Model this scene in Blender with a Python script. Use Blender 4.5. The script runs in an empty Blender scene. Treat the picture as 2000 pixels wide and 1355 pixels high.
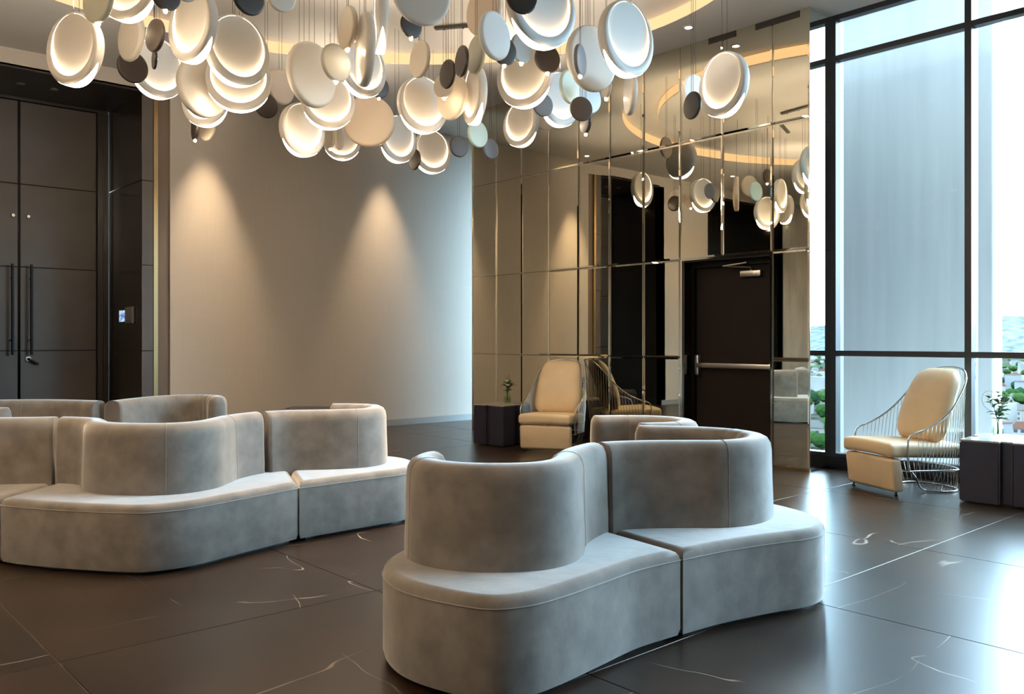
import bpy, bmesh, math, random
from mathutils import Vector, Matrix
R = math.radians
sc = bpy.context.scene
COL = sc.collection

# ---------------------------------------------------------------- camera
cd = bpy.data.cameras.new('camera'); cam = bpy.data.objects.new('camera', cd); COL.objects.link(cam)
cam.location = (0, 0, 1.25); cam.rotation_euler = (R(90), 0, R(48.33))
cd.sensor_width = 36; cd.lens = 36 * 1691 / 2000; cd.shift_y = -13.5 / 2000
cd.clip_start = 0.05; cd.clip_end = 20000
sc.camera = cam

# ---------------------------------------------------------------- sky, exposure, integrator
SKY = 6.0
WARM = 1.0
sc.view_settings.view_transform = 'Standard'; sc.view_settings.look = 'None'
sc.view_settings.gamma = 1; sc.view_settings.use_curve_mapping = False
sc.view_settings.exposure = 2.15
cy = sc.cycles
cy.max_bounces = 10; cy.diffuse_bounces = 5; cy.glossy_bounces = 6; cy.transparent_max_bounces = 12; cy.transmission_bounces = 8
cy.caustics_reflective = False; cy.caustics_refractive = False
cy.sample_clamp_indirect = 6.0
cy.use_denoising = True

wd = bpy.data.worlds.new('sky'); sc.world = wd; wd.use_nodes = True
nt = wd.node_tree; nt.nodes.clear()
_o = nt.nodes.new('ShaderNodeOutputWorld'); _b = nt.nodes.new('ShaderNodeBackground')
_tc = nt.nodes.new('ShaderNodeTexCoord'); _n = nt.nodes.new('ShaderNodeTexNoise'); _r = nt.nodes.new('ShaderNodeValToRGB')
_n.inputs['Scale'].default_value = 2.6; _n.inputs['Detail'].default_value = 5
_mp = nt.nodes.new('ShaderNodeMapping'); _mp.inputs['Scale'].default_value = (1, 1, 2.2)
_r.color_ramp.elements[0].position = .44; _r.color_ramp.elements[0].color = (.52, .76, .95, 1)
_r.color_ramp.elements[1].position = .60; _r.color_ramp.elements[1].color = (.76, .88, 1.0, 1)
nt.links.new(_tc.outputs['Generated'], _mp.inputs['Vector']); nt.links.new(_mp.outputs[0], _n.inputs['Vector'])
nt.links.new(_n.outputs['Fac'], _r.inputs[0]); nt.links.new(_r.outputs[0], _b.inputs['Color'])
_b.inputs['Strength'].default_value = SKY
nt.links.new(_b.outputs[0], _o.inputs['Surface'])

def area(name, loc, rot, sx, sy, power, color=(1, 1, 1), portal=False):
    l = bpy.data.lights.new(name, 'AREA'); l.shape = 'RECTANGLE'; l.size = sx; l.size_y = sy
    l.energy = power; l.color = color
    if portal: l.cycles.is_portal = True
    o = bpy.data.objects.new(name, l); COL.objects.link(o); o.location = loc; o.rotation_euler = rot
    return o
def spot(name, loc, target, power, angle=60, blend=.6, color=(1, .74, .48), size=.04):
    l = bpy.data.lights.new(name, 'SPOT'); l.energy = power; l.spot_size = R(angle); l.spot_blend = blend
    l.color = color; l.shadow_soft_size = size
    o = bpy.data.objects.new(name, l); COL.objects.link(o); o.location = loc
    o.rotation_euler = (Vector(target) - Vector(loc)).to_track_quat('-Z', 'Y').to_euler()
    return o

# ---------------------------------------------------------------- room dimensions (metres)
H = 4.41           # ceiling
YM = 7.564         # mirror plane
YW = 7.95          # window plane
XL = -10.6         # left wall plane
XR = 3.55          # right end of the room
YB = -6.2          # wall behind the camera
MX0, MX1 = -9.319, -4.253   # mirror wall from / to
TX, TY, TA, TB, TD = -5.8, 3.3, 3.2, 3.65, .13   # ceiling tray: centre, half axes, depth
area('window_daylight_portal', ((MX1 + XR) / 2, YW + .16, H / 2), (R(-90), 0, 0), XR - MX1, H, 1, portal=True)

# ---------------------------------------------------------------- materials
MATS = {}
def mat(name, col, rough=.5, metal=0, noise=None, bump=None, sheen=0, emit=None, estr=0, spec=.5, coat=0, coords='Object', scale3=(1, 1, 1), ior=1.5):
    """noise=(scale, detail, dark_factor, light_factor); bump=(scale, strength)"""
    if name in MATS: return MATS[name]
    m = bpy.data.materials.new(name); m.use_nodes = True; t = m.node_tree
    b = t.nodes['Principled BSDF']
    b.inputs['Base Color'].default_value = (*col, 1); b.inputs['Roughness'].default_value = rough
    b.inputs['Metallic'].default_value = metal; b.inputs['IOR'].default_value = ior
    b.inputs['Specular IOR Level'].default_value = spec
    if sheen: b.inputs['Sheen Weight'].default_value = sheen; b.inputs['Sheen Roughness'].default_value = .38
    if coat: b.inputs['Coat Weight'].default_value = coat; b.inputs['Coat Roughness'].default_value = .08
    if emit: b.inputs['Emission Color'].default_value = (*emit, 1); b.inputs['Emission Strength'].default_value = estr
    if noise or bump:
        tc = t.nodes.new('ShaderNodeTexCoord'); mp = t.nodes.new('ShaderNodeMapping'); mp.inputs['Scale'].default_value = scale3
        t.links.new(tc.outputs[coords], mp.inputs['Vector'])
    if noise:
        n = t.nodes.new('ShaderNodeTexNoise'); n.inputs['Scale'].default_value = noise[0]; n.inputs['Detail'].default_value = noise[1]
        r = t.nodes.new('ShaderNodeValToRGB')
        r.color_ramp.elements[0].position = .32; r.color_ramp.elements[1].position = .68
        r.color_ramp.elements[0].color = (*[c * noise[2] for c in col], 1); r.color_ramp.elements[1].color = (*[min(1, c * noise[3]) for c in col], 1)
        t.links.new(mp.outputs[0], n.inputs['Vector']); t.links.new(n.outputs['Fac'], r.inputs[0]); t.links.new(r.outputs[0], b.inputs['Base Color'])
    if bump:
        n2 = t.nodes.new('ShaderNodeTexNoise'); n2.inputs['Scale'].default_value = bump[0]; n2.inputs['Detail'].default_value = 4
        bp = t.nodes.new('ShaderNodeBump'); bp.inputs['Strength'].default_value = bump[1]; bp.inputs['Distance'].default_value = .01
        t.links.new(mp.outputs[0], n2.inputs['Vector']); t.links.new(n2.outputs['Fac'], bp.inputs['Height']); t.links.new(bp.outputs[0], b.inputs['Normal'])
    MATS[name] = m
    return m

def emission(name, col, s):
    m = bpy.data.materials.new(name); m.use_nodes = True; t = m.node_tree; t.nodes.clear()
    o = t.nodes.new('ShaderNodeOutputMaterial'); e = t.nodes.new('ShaderNodeEmission')
    e.inputs['Color'].default_value = (*col, 1); e.inputs['Strength'].default_value = s
    t.links.new(e.outputs[0], o.inputs['Surface']); return m

def stone_floor():
    m = bpy.data.materials.new('dark_marble'); m.use_nodes = True; t = m.node_tree; b = t.nodes['Principled BSDF']
    N = t.nodes.new; K = t.links.new
    tc = N('ShaderNodeTexCoord'); oi = N('ShaderNodeObjectInfo')
    add = N('ShaderNodeVectorMath'); add.operation = 'ADD'
    sc3 = N('ShaderNodeVectorMath'); sc3.operation = 'SCALE'; sc3.inputs['Scale'].default_value = 37.0
    cmb = N('ShaderNodeCombineXYZ'); K(oi.outputs['Random'], cmb.inputs[0]); K(oi.outputs['Random'], cmb.inputs[1])
    K(cmb.outputs[0], sc3.inputs[0]); K(tc.outputs['Object'], add.inputs[0]); K(sc3.outputs[0], add.inputs[1])
    def vein(scale, width, mscale, mlow, stretch):
        mp = N('ShaderNodeMapping'); mp.inputs['Scale'].default_value = stretch; mp.inputs['Rotation'].default_value = (0, 0, R(32)); K(add.outputs[0], mp.inputs['Vector'])
        n = N('ShaderNodeTexNoise'); n.inputs['Scale'].default_value = scale; n.inputs['Detail'].default_value = 4; n.inputs['Roughness'].default_value = .42
        K(mp.outputs[0], n.inputs['Vector'])
        s = N('ShaderNodeMath'); s.operation = 'SUBTRACT'; s.inputs[1].default_value = .5; K(n.outputs['Fac'], s.inputs[0])
        a = N('ShaderNodeMath'); a.operation = 'ABSOLUTE'; K(s.outputs[0], a.inputs[0])
        r = N('ShaderNodeMapRange'); r.inputs['From Min'].default_value = 0; r.inputs['From Max'].default_value = width
        r.inputs['To Min'].default_value = 1; r.inputs['To Max'].default_value = 0; K(a.outputs[0], r.inputs['Value'])
        k = N('ShaderNodeTexNoise'); k.inputs['Scale'].default_value = mscale; K(add.outputs[0], k.inputs['Vector'])
        kr = N('ShaderNodeMapRange'); kr.inputs['From Min'].default_value = mlow; kr.inputs['From Max'].default_value = mlow + .12; K(k.outputs['Fac'], kr.inputs['Value'])
        mu = N('ShaderNodeMath'); mu.operation = 'MULTIPLY'; K(r.outputs[0], mu.inputs[0]); K(kr.outputs[0], mu.inputs[1])
        return mu
    v1 = vein(.8, .0015, 1.6, .45, (1, .28, 1)); v2 = vein(1.1, .0012, 1.9, .52, (.30, 1, 1))
    mx = N('ShaderNodeMath'); mx.operation = 'MAXIMUM'; K(v1.outputs[0], mx.inputs[0]); K(v2.outputs[0], mx.inputs[1])
    g = N('ShaderNodeTexNoise'); g.inputs['Scale'].default_value = 1.7; g.inputs['Detail'].default_value = 5; K(add.outputs[0], g.inputs['Vector'])
    gr = N('ShaderNodeValToRGB'); gr.color_ramp.elements[0].color = (.015, .0085, .0050, 1); gr.color_ramp.elements[1].color = (.032, .0190, .0115, 1)
    gr.color_ramp.elements[0].position = .35; gr.color_ramp.elements[1].position = .7; K(g.outputs['Fac'], gr.inputs[0])
    mix = N('ShaderNodeMix'); mix.data_type = 'RGBA'; K(mx.outputs[0], mix.inputs['Factor']); K(gr.outputs[0], mix.inputs['A']); mix.inputs['B'].default_value = (.42, .36, .30, 1)
    K(mix.outputs['Result'], b.inputs['Base Color'])
    b.inputs['Roughness'].default_value = .31; b.inputs['IOR'].default_value = 1.52
    return m

def glass_pane(name, tint, refl=.06):
    m = bpy.data.materials.new(name); m.use_nodes = True; t = m.node_tree; t.nodes.clear()
    o = t.nodes.new('ShaderNodeOutputMaterial'); tr = t.nodes.new('ShaderNodeBsdfTransparent'); gl = t.nodes.new('ShaderNodeBsdfGlossy'); mx = t.nodes.new('ShaderNodeMixShader')
    fr = t.nodes.new('ShaderNodeFresnel'); fr.inputs['IOR'].default_value = 1.08
    tr.inputs['Color'].default_value = (*tint, 1); gl.inputs['Roughness'].default_value = .01
    t.links.new(fr.outputs[0], mx.inputs[0]); t.links.new(tr.outputs[0], mx.inputs[1]); t.links.new(gl.outputs[0], mx.inputs[2]); t.links.new(mx.outputs[0], o.inputs['Surface'])
    return m

def weave(name, col, sx, sz, amt, rough=.85):
    """woven wallcovering: fine stretched noise in colour and relief"""
    m = bpy.data.materials.new(name); m.use_nodes = True; t = m.node_tree; b = t.nodes['Principled BSDF']
    tc = t.nodes.new('ShaderNodeTexCoord')
    def st(s):
        mp = t.nodes.new('ShaderNodeMapping'); mp.inputs['Scale'].default_value = s
        n = t.nodes.new('ShaderNodeTexNoise'); n.inputs['Scale'].default_value = 1; n.inputs['Detail'].default_value = 2
        t.links.new(tc.outputs['Object'], mp.inputs['Vector']); t.links.new(mp.outputs[0], n.inputs['Vector']); return n
    a = st((sx, sx, 2.0)); c = st((3, 3, sz))
    ad = t.nodes.new('ShaderNodeMath'); ad.operation = 'ADD'; t.links.new(a.outputs['Fac'], ad.inputs[0]); t.links.new(c.outputs['Fac'], ad.inputs[1])
    r = t.nodes.new('ShaderNodeMapRange'); r.inputs['From Min'].default_value = .7; r.inputs['From Max'].default_value = 1.3; r.inputs['To Min'].default_value = 1 - amt; r.inputs['To Max'].default_value = 1 + amt
    t.links.new(ad.outputs[0], r.inputs['Value'])
    mu = t.nodes.new('ShaderNodeVectorMath'); mu.operation = 'SCALE'; mu.inputs[0].default_value = col
    t.links.new(r.outputs[0], mu.inputs['Scale']); t.links.new(mu.outputs[0], b.inputs['Base Color'])
    b.inputs['Roughness'].default_value = rough; b.inputs['Specular IOR Level'].default_value = .25
    return m

M_FLOOR = stone_floor()
M_GROUT = mat('grout', (.10, .085, .07), .6)
M_CEIL = mat('ceiling_paint', (.78, .76, .73), .9, noise=(1.2, 2, .97, 1.03))
M_WALL = weave('beige_wallcovering', (.54, .49, .435), 90, 300, .035)
M_BASE = mat('grey_skirting', (.30, .31, .31), .4)
M_MIRROR = mat('bronze_mirror', (.79, .75, .62), .012, 1.0)
M_MIRROR2 = mat('clear_mirror', (.80, .84, .84), .012, 1.0)
M_BEVEL = mat('mirror_bevel', (.78, .73, .63), .06, 1.0)
M_MEDGE = mat('mirror_backing', (.02, .018, .015), .4)
M_FRAME = mat('charcoal_window_frame', (.020, .021, .026), .38)
M_FIN = mat('outer_window_fin', (.12, .125, .13), .5)
M_GLASS = glass_pane('window_glass', (.90, .96, .98))
M_CURB = mat('black_curb', (.008, .008, .010), .22)
M_CONC = mat('concrete', (.50, .49, .475), .9, noise=(3.0, 6, .92, 1.05), scale3=(2.2, 2.2, .16))
M_CONC2 = mat('grey_stone_wall', (.42, .41, .38), .8, noise=(2.5, 6, .82, 1.12), scale3=(1.5, 1.5, .5))
M_DOORP = mat('dark_leather_panel', (.085, .070, .058), .45, noise=(1.3, 3, .85, 1.15))
M_DARKWALL = mat('dark_bronze_lacquer', (.020, .015, .011), .17, spec=.6)
M_SOFF = mat('dark_soffit', (.035, .027, .020), .35)
M_BRASS = mat('aged_brass', (.33, .23, .11), .30, 1.0)
M_REVEAL = mat('brown_reveal', (.17, .125, .085), .5)
M_BLACKM = mat('black_metal', (.012, .011, .010), .32, .6)
M_STEEL = mat('satin_steel', (.62, .59, .54), .28, 1.0)
M_CHROME = mat('chrome_wire', (.60, .58, .55), .18, 1.0)
M_EXIT = mat('dark_brown_door', (.016, .0115, .0095), .5, noise=(2, 3, .9, 1.1), spec=.15)
M_JAMB = mat('polished_dark_jamb', (.16, .15, .14), .08, 1.0)
M_VELVET = mat('grey_velvet', (.160, .143, .126), .85, noise=(9.0, 9, .80, 1.18), bump=(22, .10), sheen=.9, spec=.15, coords='Object', scale3=(1, 1, 1))
M_SEAM = mat('velvet_piping', (.20, .18, .16), .9, sheen=.6)
M_CREAM = mat('cream_leather', (.76, .59, .38), .50, noise=(5, 3, .95, 1.05), bump=(7, .25))
M_TABLE = mat('aubergine_leather', (.030, .028, .046), .30, noise=(6, 3, .9, 1.1))
M_TABTOP = mat('pale_stone_top', (.46, .42, .38), .18)
M_VASE = glass_pane('green_glass', (.90, .95, .88))
M_LEAF = mat('leaf_green', (.045, .13, .03), .45, noise=(30, 2, .7, 1.3))
M_STEM = mat('stem_green', (.08, .13, .04), .6)
M_TWIG = mat('dry_twig', (.16, .15, .11), .7)
M_FLOWER = mat('cream_flower', (.75, .70, .55), .7)
M_CABLE = mat('cable_black', (.03, .028, .025), .5)
DISC = {
    'white': mat('disc_white', (.70, .66, .60), .38), 'beige': mat('disc_beige', (.66, .59, .50), .38), 'peach': mat('disc_peach', (.66, .54, .42), .40),
    'paleblue': mat('disc_pale_blue', (.66, .72, .76), .36), 'grey': mat('disc_grey', (.44, .45, .43), .40), 'bluegrey': mat('disc_blue_grey', (.16, .16, .18), .40),
    'mint': mat('disc_mint', (.56, .68, .60), .40), 'sage': mat('disc_sage', (.46, .46, .38), .40), 'taupe': mat('disc_taupe', (.085, .065, .055), .42),
    'taupewhite': mat('disc_champagne', (.62, .55, .45), .25, .3), 'dark': mat('disc_dark_brown', (.040, .029, .022), .36)}
M_LAMPW = mat('lamp_white', (.62, .59, .55), .45)
M_GLOW = emission('lamp_diffuser', (1.0, .80, .56), 9.0 * WARM)
M_GLOW2 = emission('lamp_inner_diffuser', (1.0, .76, .50), 3.2 * WARM)
M_DOT = emission('spot_lens', (1.0, .76, .48), 45.0 * WARM)
M_COVE = emission('cove_light', (1.0, .62, .31), .30 * WARM)
M_LED = emission('led_strip', (1.0, .62, .30), .8 * WARM)
M_LENS = emission('downlight_lens', (1.0, .84, .62), 14.0)
M_SCREEN = None

# ---------------------------------------------------------------- mesh helpers
def link(o, parent=None):
    COL.objects.link(o)
    if parent is not None: o.parent = parent
    return o
def mk(name, verts, faces, m, parent=None, smooth=None, loc=None):
    me = bpy.data.meshes.new(name); me.from_pydata([tuple(v) for v in verts], [], faces); me.update()
    bm = bmesh.new(); bm.from_mesh(me); bmesh.ops.recalc_face_normals(bm, faces=bm.faces); bm.to_mesh(me); bm.free()
    if smooth is not None:
        for p in me.polygons: p.use_smooth = True
        me.set_sharp_from_angle(angle=R(smooth))
    me.materials.append(m)
    o = bpy.data.objects.new(name, me); link(o, parent)
    if loc is not None: o.location = loc
    return o
def mkbm(name, bm, m, parent=None, smooth=None):
    me = bpy.data.meshes.new(name); bmesh.ops.recalc_face_normals(bm, faces=bm.faces); bm.to_mesh(me); bm.free()
    if smooth is not None:
        for p in me.polygons: p.use_smooth = True
        me.set_sharp_from_angle(angle=R(smooth))
    me.materials.append(m)
    o = bpy.data.objects.new(name, me); return link(o, parent)
BOXF = [(0, 1, 3, 2), (4, 6, 7, 5), (0, 4, 5, 1), (2, 3, 7, 6), (0, 2, 6, 4), (1, 5, 7, 3)]
def boxv(x0, x1, y0, y1, z0, z1):
    return [(x, y, z) for x in (x0, x1) for y in (y0, y1) for z in (z0, z1)]
def box(name, x0, x1, y0, y1, z0, z1, m, parent=None):
    return mk(name, boxv(x0, x1, y0, y1, z0, z1), BOXF, m, parent)
def boxes(name, lst, m, parent=None):
    v, f = [], []
    for b in lst:
        n = len(v); v += boxv(*b); f += [tuple(i + n for i in q) for q in BOXF]
    return mk(name, v, f, m, parent)
def rbox(name, x0, x1, y0, y1, z0, z1, r, m, parent=None, seg=3, xf=None, sub=0):
    bm = bmesh.new(); bmesh.ops.create_cube(bm, size=1)
    for v in bm.verts:
        v.co = Vector(((x0 + x1) / 2 + v.co.x * (x1 - x0), (y0 + y1) / 2 + v.co.y * (y1 - y0), (z0 + z1) / 2 + v.co.z * (z1 - z0)))
    bmesh.ops.bevel(bm, geom=list(bm.edges), offset=r, segments=seg, affect='EDGES', profile=.5)
    if sub: bmesh.ops.subdivide_edges(bm, edges=list(bm.edges), cuts=sub, use_grid_fill=True)
    if xf:
        for v in bm.verts: v.co = Vector(xf(*v.co))
    return mkbm(name, bm, m, parent, 40)
def catmull(P, n=8, closed=False):
    out = []; L = len(P)
    rng = range(L if closed else L - 1)
    for i in rng:
        if closed: p0, p1, p2, p3 = P[(i - 1) % L], P[i], P[(i + 1) % L], P[(i + 2) % L]
        else: p0, p1, p2, p3 = P[max(i - 1, 0)], P[i], P[i + 1], P[min(i + 2, L - 1)]
        for k in range(n):
            t = k / n
            out.append(tuple(.5 * (2 * b + (c - a) * t + (2 * a - 5 * b + 4 * c - d) * t * t + (3 * b - a - 3 * c + d) * t ** 3) for a, b, c, d in zip(p0, p1, p2, p3)))
    if not closed: out.append(tuple(P[-1]))
    return out
def tubev(path, r, sides=6, closed=False):
    v, f = [], []; P = [Vector(p) for p in path]; n = len(P); up = None
    for i in range(n):
        a = P[(i - 1) % n] if (closed or i > 0) else P[i]; b = P[(i + 1) % n] if (closed or i < n - 1) else P[i]
        d = (b - a).normalized()
        if up is None: up = Vector((0, 0, 1)) if abs(d.z) < .9 else Vector((1, 0, 0))
        s = d.cross(up); s = s.normalized() if s.length > 1e-6 else Vector((1, 0, 0)); up = s.cross(d).normalized()
        rr = r[i] if isinstance(r, (list, tuple)) else r
        for k in range(sides):
            t = 2 * math.pi * k / sides; v.append(P[i] + (s * math.cos(t) + up * math.sin(t)) * rr)
    for i in range(n if closed else n - 1):
        for k in range(sides):
            a = i * sides + k; b = i * sides + (k + 1) % sides; j = ((i + 1) % n) * sides
            f.append((a, b, j + (k + 1) % sides, j + k))
    if not closed: f.append(tuple(range(sides))); f.append(tuple((n - 1) * sides + k for k in range(sides)))
    return v, f
def tube(name, path, r, m, parent=None, sides=6, closed=False):
    v, f = tubev(path, r, sides, closed); return mk(name, v, f, m, parent, 60)
def lathe(profile, sides=32, axis='z'):
    """profile [(radius, along)]; closed with fans where radius is 0"""
    v, f, rings = [], [], []
    for r, h in profile:
        if r < 1e-6:
            rings.append([len(v)]); v.append((0, 0, h))
        else:
            rings.append(list(range(len(v), len(v) + sides)))
            v += [(r * math.cos(2 * math.pi * k / sides), r * math.sin(2 * math.pi * k / sides), h) for k in range(sides)]
    for a, b in zip(rings, rings[1:]):
        for k in range(sides):
            k2 = (k + 1) % sides
            if len(a) == 1 and len(b) == 1: continue
            if len(a) == 1: f.append((a[0], b[k], b[k2]))
            elif len(b) == 1: f.append((a[k], a[k2], b[0]))
            else: f.append((a[k], a[k2], b[k2], b[k]))
    if axis == 'y': v = [(x, z, y) for x, y, z in v]
    return v, f
def tag(o, label, cat, group=None):
    o['label'] = label; o['category'] = cat
    if group: o['group'] = group
    return o
def struct(o, label=None, cat=None):
    o['kind'] = 'structure'
    if label: o['label'] = label
    if cat: o['category'] = cat
    return o
def thing(name, label, cat, loc=(0, 0, 0), rz=0, group=None):
    o = bpy.data.objects.new(name, None); COL.objects.link(o); o.location = loc; o.rotation_euler = (0, 0, rz); o.empty_display_size = .1
    return tag(o, label, cat, group)

# ================================================================ FLOOR
fl_ = struct(box('floor', -11.95, XR + .1, YB - .1, YW + .1, -.12, -.004, M_GROUT), 'dark brown marble tile floor with thin pale veins', 'floor')
box('corridor_slab', -10.75, MX0 + .1, YW + .1, 11.2, -.12, -.004, M_GROUT, fl_)
TILE, GX, GY = 1.45, -2.23, .92
_tm = {}
def floor_tile(x0, x1, y0, y1):
    k = (round(x1 - x0, 3), round(y1 - y0, 3))
    if k not in _tm:
        a, b = k[0] / 2 - .0022, k[1] / 2 - .0022; c = .0016
        v = [(-a, -b, -.012), (a, -b, -.012), (a, b, -.012), (-a, b, -.012), (-a, -b, -c), (a, -b, -c), (a, b, -c), (-a, b, -c),
             (-a + c, -b + c, 0), (a - c, -b + c, 0), (a - c, b - c, 0), (-a + c, b - c, 0)]
        f = [(0, 1, 5, 4), (1, 2, 6, 5), (2, 3, 7, 6), (3, 0, 4, 7), (4, 5, 9, 8), (5, 6, 10, 9), (6, 7, 11, 10), (7, 4, 8, 11), (8, 9, 10, 11), (3, 2, 1, 0)]
        me = bpy.data.meshes.new('floor_tile'); me.from_pydata(v, [], f); me.update(); me.materials.append(M_FLOOR); _tm[k] = me
    o = bpy.data.objects.new('floor_tile', _tm[k]); link(o, fl_); o.location = ((x0 + x1) / 2, (y0 + y1) / 2, 0)
def cuts(a, b, g):
    c = [a]; k = math.ceil((a - g) / TILE)
    while g + k * TILE < b - .02:
        if g + k * TILE > a + .02: c.append(g + k * TILE)
        k += 1
    return c + [b]
for region in ((-10.6, XR, YB, YM), (MX1, XR, YM, YW), (-11.85, -10.6, 1.8, 3.55), (-11.85, -10.6, -2.46, .26), (-10.6, MX0, YM, 11.0)):
    xs, ys = cuts(region[0], region[1], GX), cuts(region[2], region[3], GY)
    for i in range(len(xs) - 1):
        for j in range(len(ys) - 1): floor_tile(xs[i], xs[i + 1], ys[j], ys[j + 1])

# ================================================================ CEILING with an oval tray
def ceiling():
    x0, x1, y0, y1 = -10.75, XR + .1, YB - .1, YW + .12
    ang = [2 * math.pi * k / 144 for k in range(144)]
    for cx, cy_ in ((x0, y0), (x1, y0), (x1, y1), (x0, y1)): ang.append(math.atan2(cy_ - TY, cx - TX) % (2 * math.pi))
    ang = sorted(set(ang)); n = len(ang); v = []
    for a in ang:
        c, s = math.cos(a), math.sin(a)
        k = 1 / math.sqrt((c / TA) ** 2 + (s / TB) ** 2)
        t = min(((x1 if c > 0 else x0) - TX) / c if abs(c) > 1e-9 else 1e9, ((y1 if s > 0 else y0) - TY) / s if abs(s) > 1e-9 else 1e9)
        v += [(TX + c * k, TY + s * k, H), (TX + c * t, TY + s * t, H), (TX + c * t, TY + s * t, H + .4), (TX + c * k, TY + s * k, H + .4)]
    f = []
    for i in range(n):
        a, b = 4 * i, 4 * ((i + 1) % n); f += [(a, b, b + 1, a + 1), (a + 2, a + 3, b + 3, b + 2)]
    ce = struct(mk('ceiling', v, f, M_CEIL), 'pale grey plaster ceiling with an oval lit tray', 'ceiling')
    # tray top
    el = [(TX + TA * 1.015 * math.cos(2 * math.pi * k / 128), TY + TB * 1.015 * math.sin(2 * math.pi * k / 128)) for k in range(128)]
    mk('tray_panel', [(x, y, H + TD) for x, y in el] + [(x, y, H + TD + .05) for x, y in el], [tuple(range(128)), tuple(range(128, 256))] + [(k, (k + 1) % 128, 128 + (k + 1) % 128, 128 + k) for k in range(128)], M_CEIL, ce)
    # glowing band round the tray edge
    e2 = [(TX + TA * 1.004 * math.cos(2 * math.pi * k / 128), TY + TB * 1.004 * math.sin(2 * math.pi * k / 128)) for k in range(128)]
    lb = mk('cove_light_band', [(x, y, H + .004) for x, y in e2] + [(x, y, H + TD) for x, y in e2], [(k, (k + 1) % 128, 128 + (k + 1) % 128, 128 + k) for k in range(128)], M_COVE, ce, 30)
    # hanging island inside the slot, its edge lit as well
    e3 = [(TX + (TA - .50) * math.cos(2 * math.pi * k / 128), TY + (TB - .52) * math.sin(2 * math.pi * k / 128)) for k in range(128)]
    mk('tray_island', [(x, y, H) for x, y in e3] + [(x, y, H + TD - .002) for x, y in e3], [tuple(range(128)), tuple(range(128, 256))] + [(k, (k + 1) % 128, 128 + (k + 1) % 128, 128 + k) for k in range(128)], M_CEIL, ce, 30)
    e4 = [(TX + (TA - .496) * math.cos(2 * math.pi * k / 128), TY + (TB - .516) * math.sin(2 * math.pi * k / 128)) for k in range(128)]
    mk('cove_light_band', [(x, y, H + .012) for x, y in e4] + [(x, y, H + TD - .004) for x, y in e4], [(k, (k + 1) % 128, 128 + (k + 1) % 128, 128 + k) for k in range(128)], M_COVE, ce, 30)
    # corridor ceiling
    box('corridor_ceiling', -10.75, MX0 + .1, YW + .1, 11.1, H, H + .2, M_CEIL, ce)
    return ce
CE = ceiling()

# ================================================================ LEFT WALL
struct(box('wall_left', XL - .12, XL, 3.885, 11.1, 0, H, M_WALL), 'long beige woven wallcovering wall between dark doors and mirror', 'wall')
struct(box('wall_left', XL - .12, XL, 1.85, 3.885, 4.22, H, M_WALL), 'beige fascia strip above the dark door recess', 'wall')
struct(box('wall_left', XL - .12, XL, .26, 1.85, 0, H, M_WALL), 'beige wall strip left of the dark double door', 'wall')
struct(box('wall_left', XL - .12, XL, -2.46, .26, 4.22, H, M_WALL), 'beige fascia strip seen only in the mirror', 'wall')
struct(box('wall_left', XL - .12, XL, YB, -2.46, 0, H, M_CONC2), 'grey stone wall seen only in the mirror', 'wall')
struct(box('baseboard_left', XL, XL + .014, 3.89, 11.05, 0, .093, M_BASE), 'grey skirting board along the beige wall', 'baseboard')
struct(box('baseboard_left', XL, XL + .014, .26, 1.85, 0, .093, M_BASE), 'grey skirting board on the wall strip beside the doors', 'baseboard')
struct(box('wall_corridor', -10.75, MX0 + .1, 11.0, 11.15, 0, H, M_WALL), 'beige end wall of the corridor', 'wall')
# recess beside the beige wall: reveal, brass slot, leather column, lacquered side wall
struct(box('trim_1', XL - .10, XL - .03, 3.738, 3.889, 0, 4.22, M_REVEAL), 'brown reveal at the end of the beige wall', 'trim')
struct(box('trim_2', XL - .05, XL + .004, 3.689, 3.738, 0, 4.22, M_BRASS), 'vertical brass strip beside the beige wall', 'trim')
JZ = [0, 1.12, 2.14, 3.15, 4.215]
def stacked(name, root, x0, x1, y0, y1, m, zs=JZ, gap=.004, r=.004):
    for a, b in zip(zs, zs[1:]): rbox(name, x0, x1, y0, y1, a + gap, b - gap, r, m, root, 1)
c1 = struct(thing('wall_column', 'dark grey leather clad column between brass strip and doors', 'column', (0, 0, 0))); 
box('core', XL - .10, XL - .012, 3.56, 3.689, 0, 4.22, M_BLACKM, c1)
stacked('panel', c1, XL - .03, XL, 3.549, 3.686, M_DOORP)
s1 = struct(thing('wall_recess', 'glossy dark lacquered side wall of the door recess', 'wall', (0, 0, 0)))
box('core', -11.95, XL - .10, 3.56, 3.68, 0, 4.22, M_BLACKM, s1)
stacked('panel', s1, -11.84, XL - .001, 3.548, 3.562, M_DARKWALL, [0, 3.15, 4.215])
struct(box('wall_recess', -11.95, XL, 1.72, 1.85, 0, 4.22, M_DARKWALL), 'dark lacquered wall left of the double door', 'wall')
sf = struct(box('ceiling_soffit', -11.95, XL, 1.85, 3.55, 4.20, 4.24, M_SOFF), 'dark bronze soffit above the double door', 'ceiling')
for (x, y) in ((-11.2, 2.4), (-11.2, 2.75)):
    v, f = lathe([(0, 0), (.030, 0), (.036, -.004), (.046, -.004), (.046, .006)], 20)
    d = mk('soffit_downlight', v, f, M_STEEL, None, 40, (x, y, 4.2)); tag(d, 'small round soffit downlight above the ' + ('left' if y < 2.5 else 'right') + ' door leaf', 'downlight')
    v, f = lathe([(0, -.003), (.028, -.003)], 20); mk('lens', v, f, M_STEEL, d)
    d.location.z = 4.2

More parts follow.
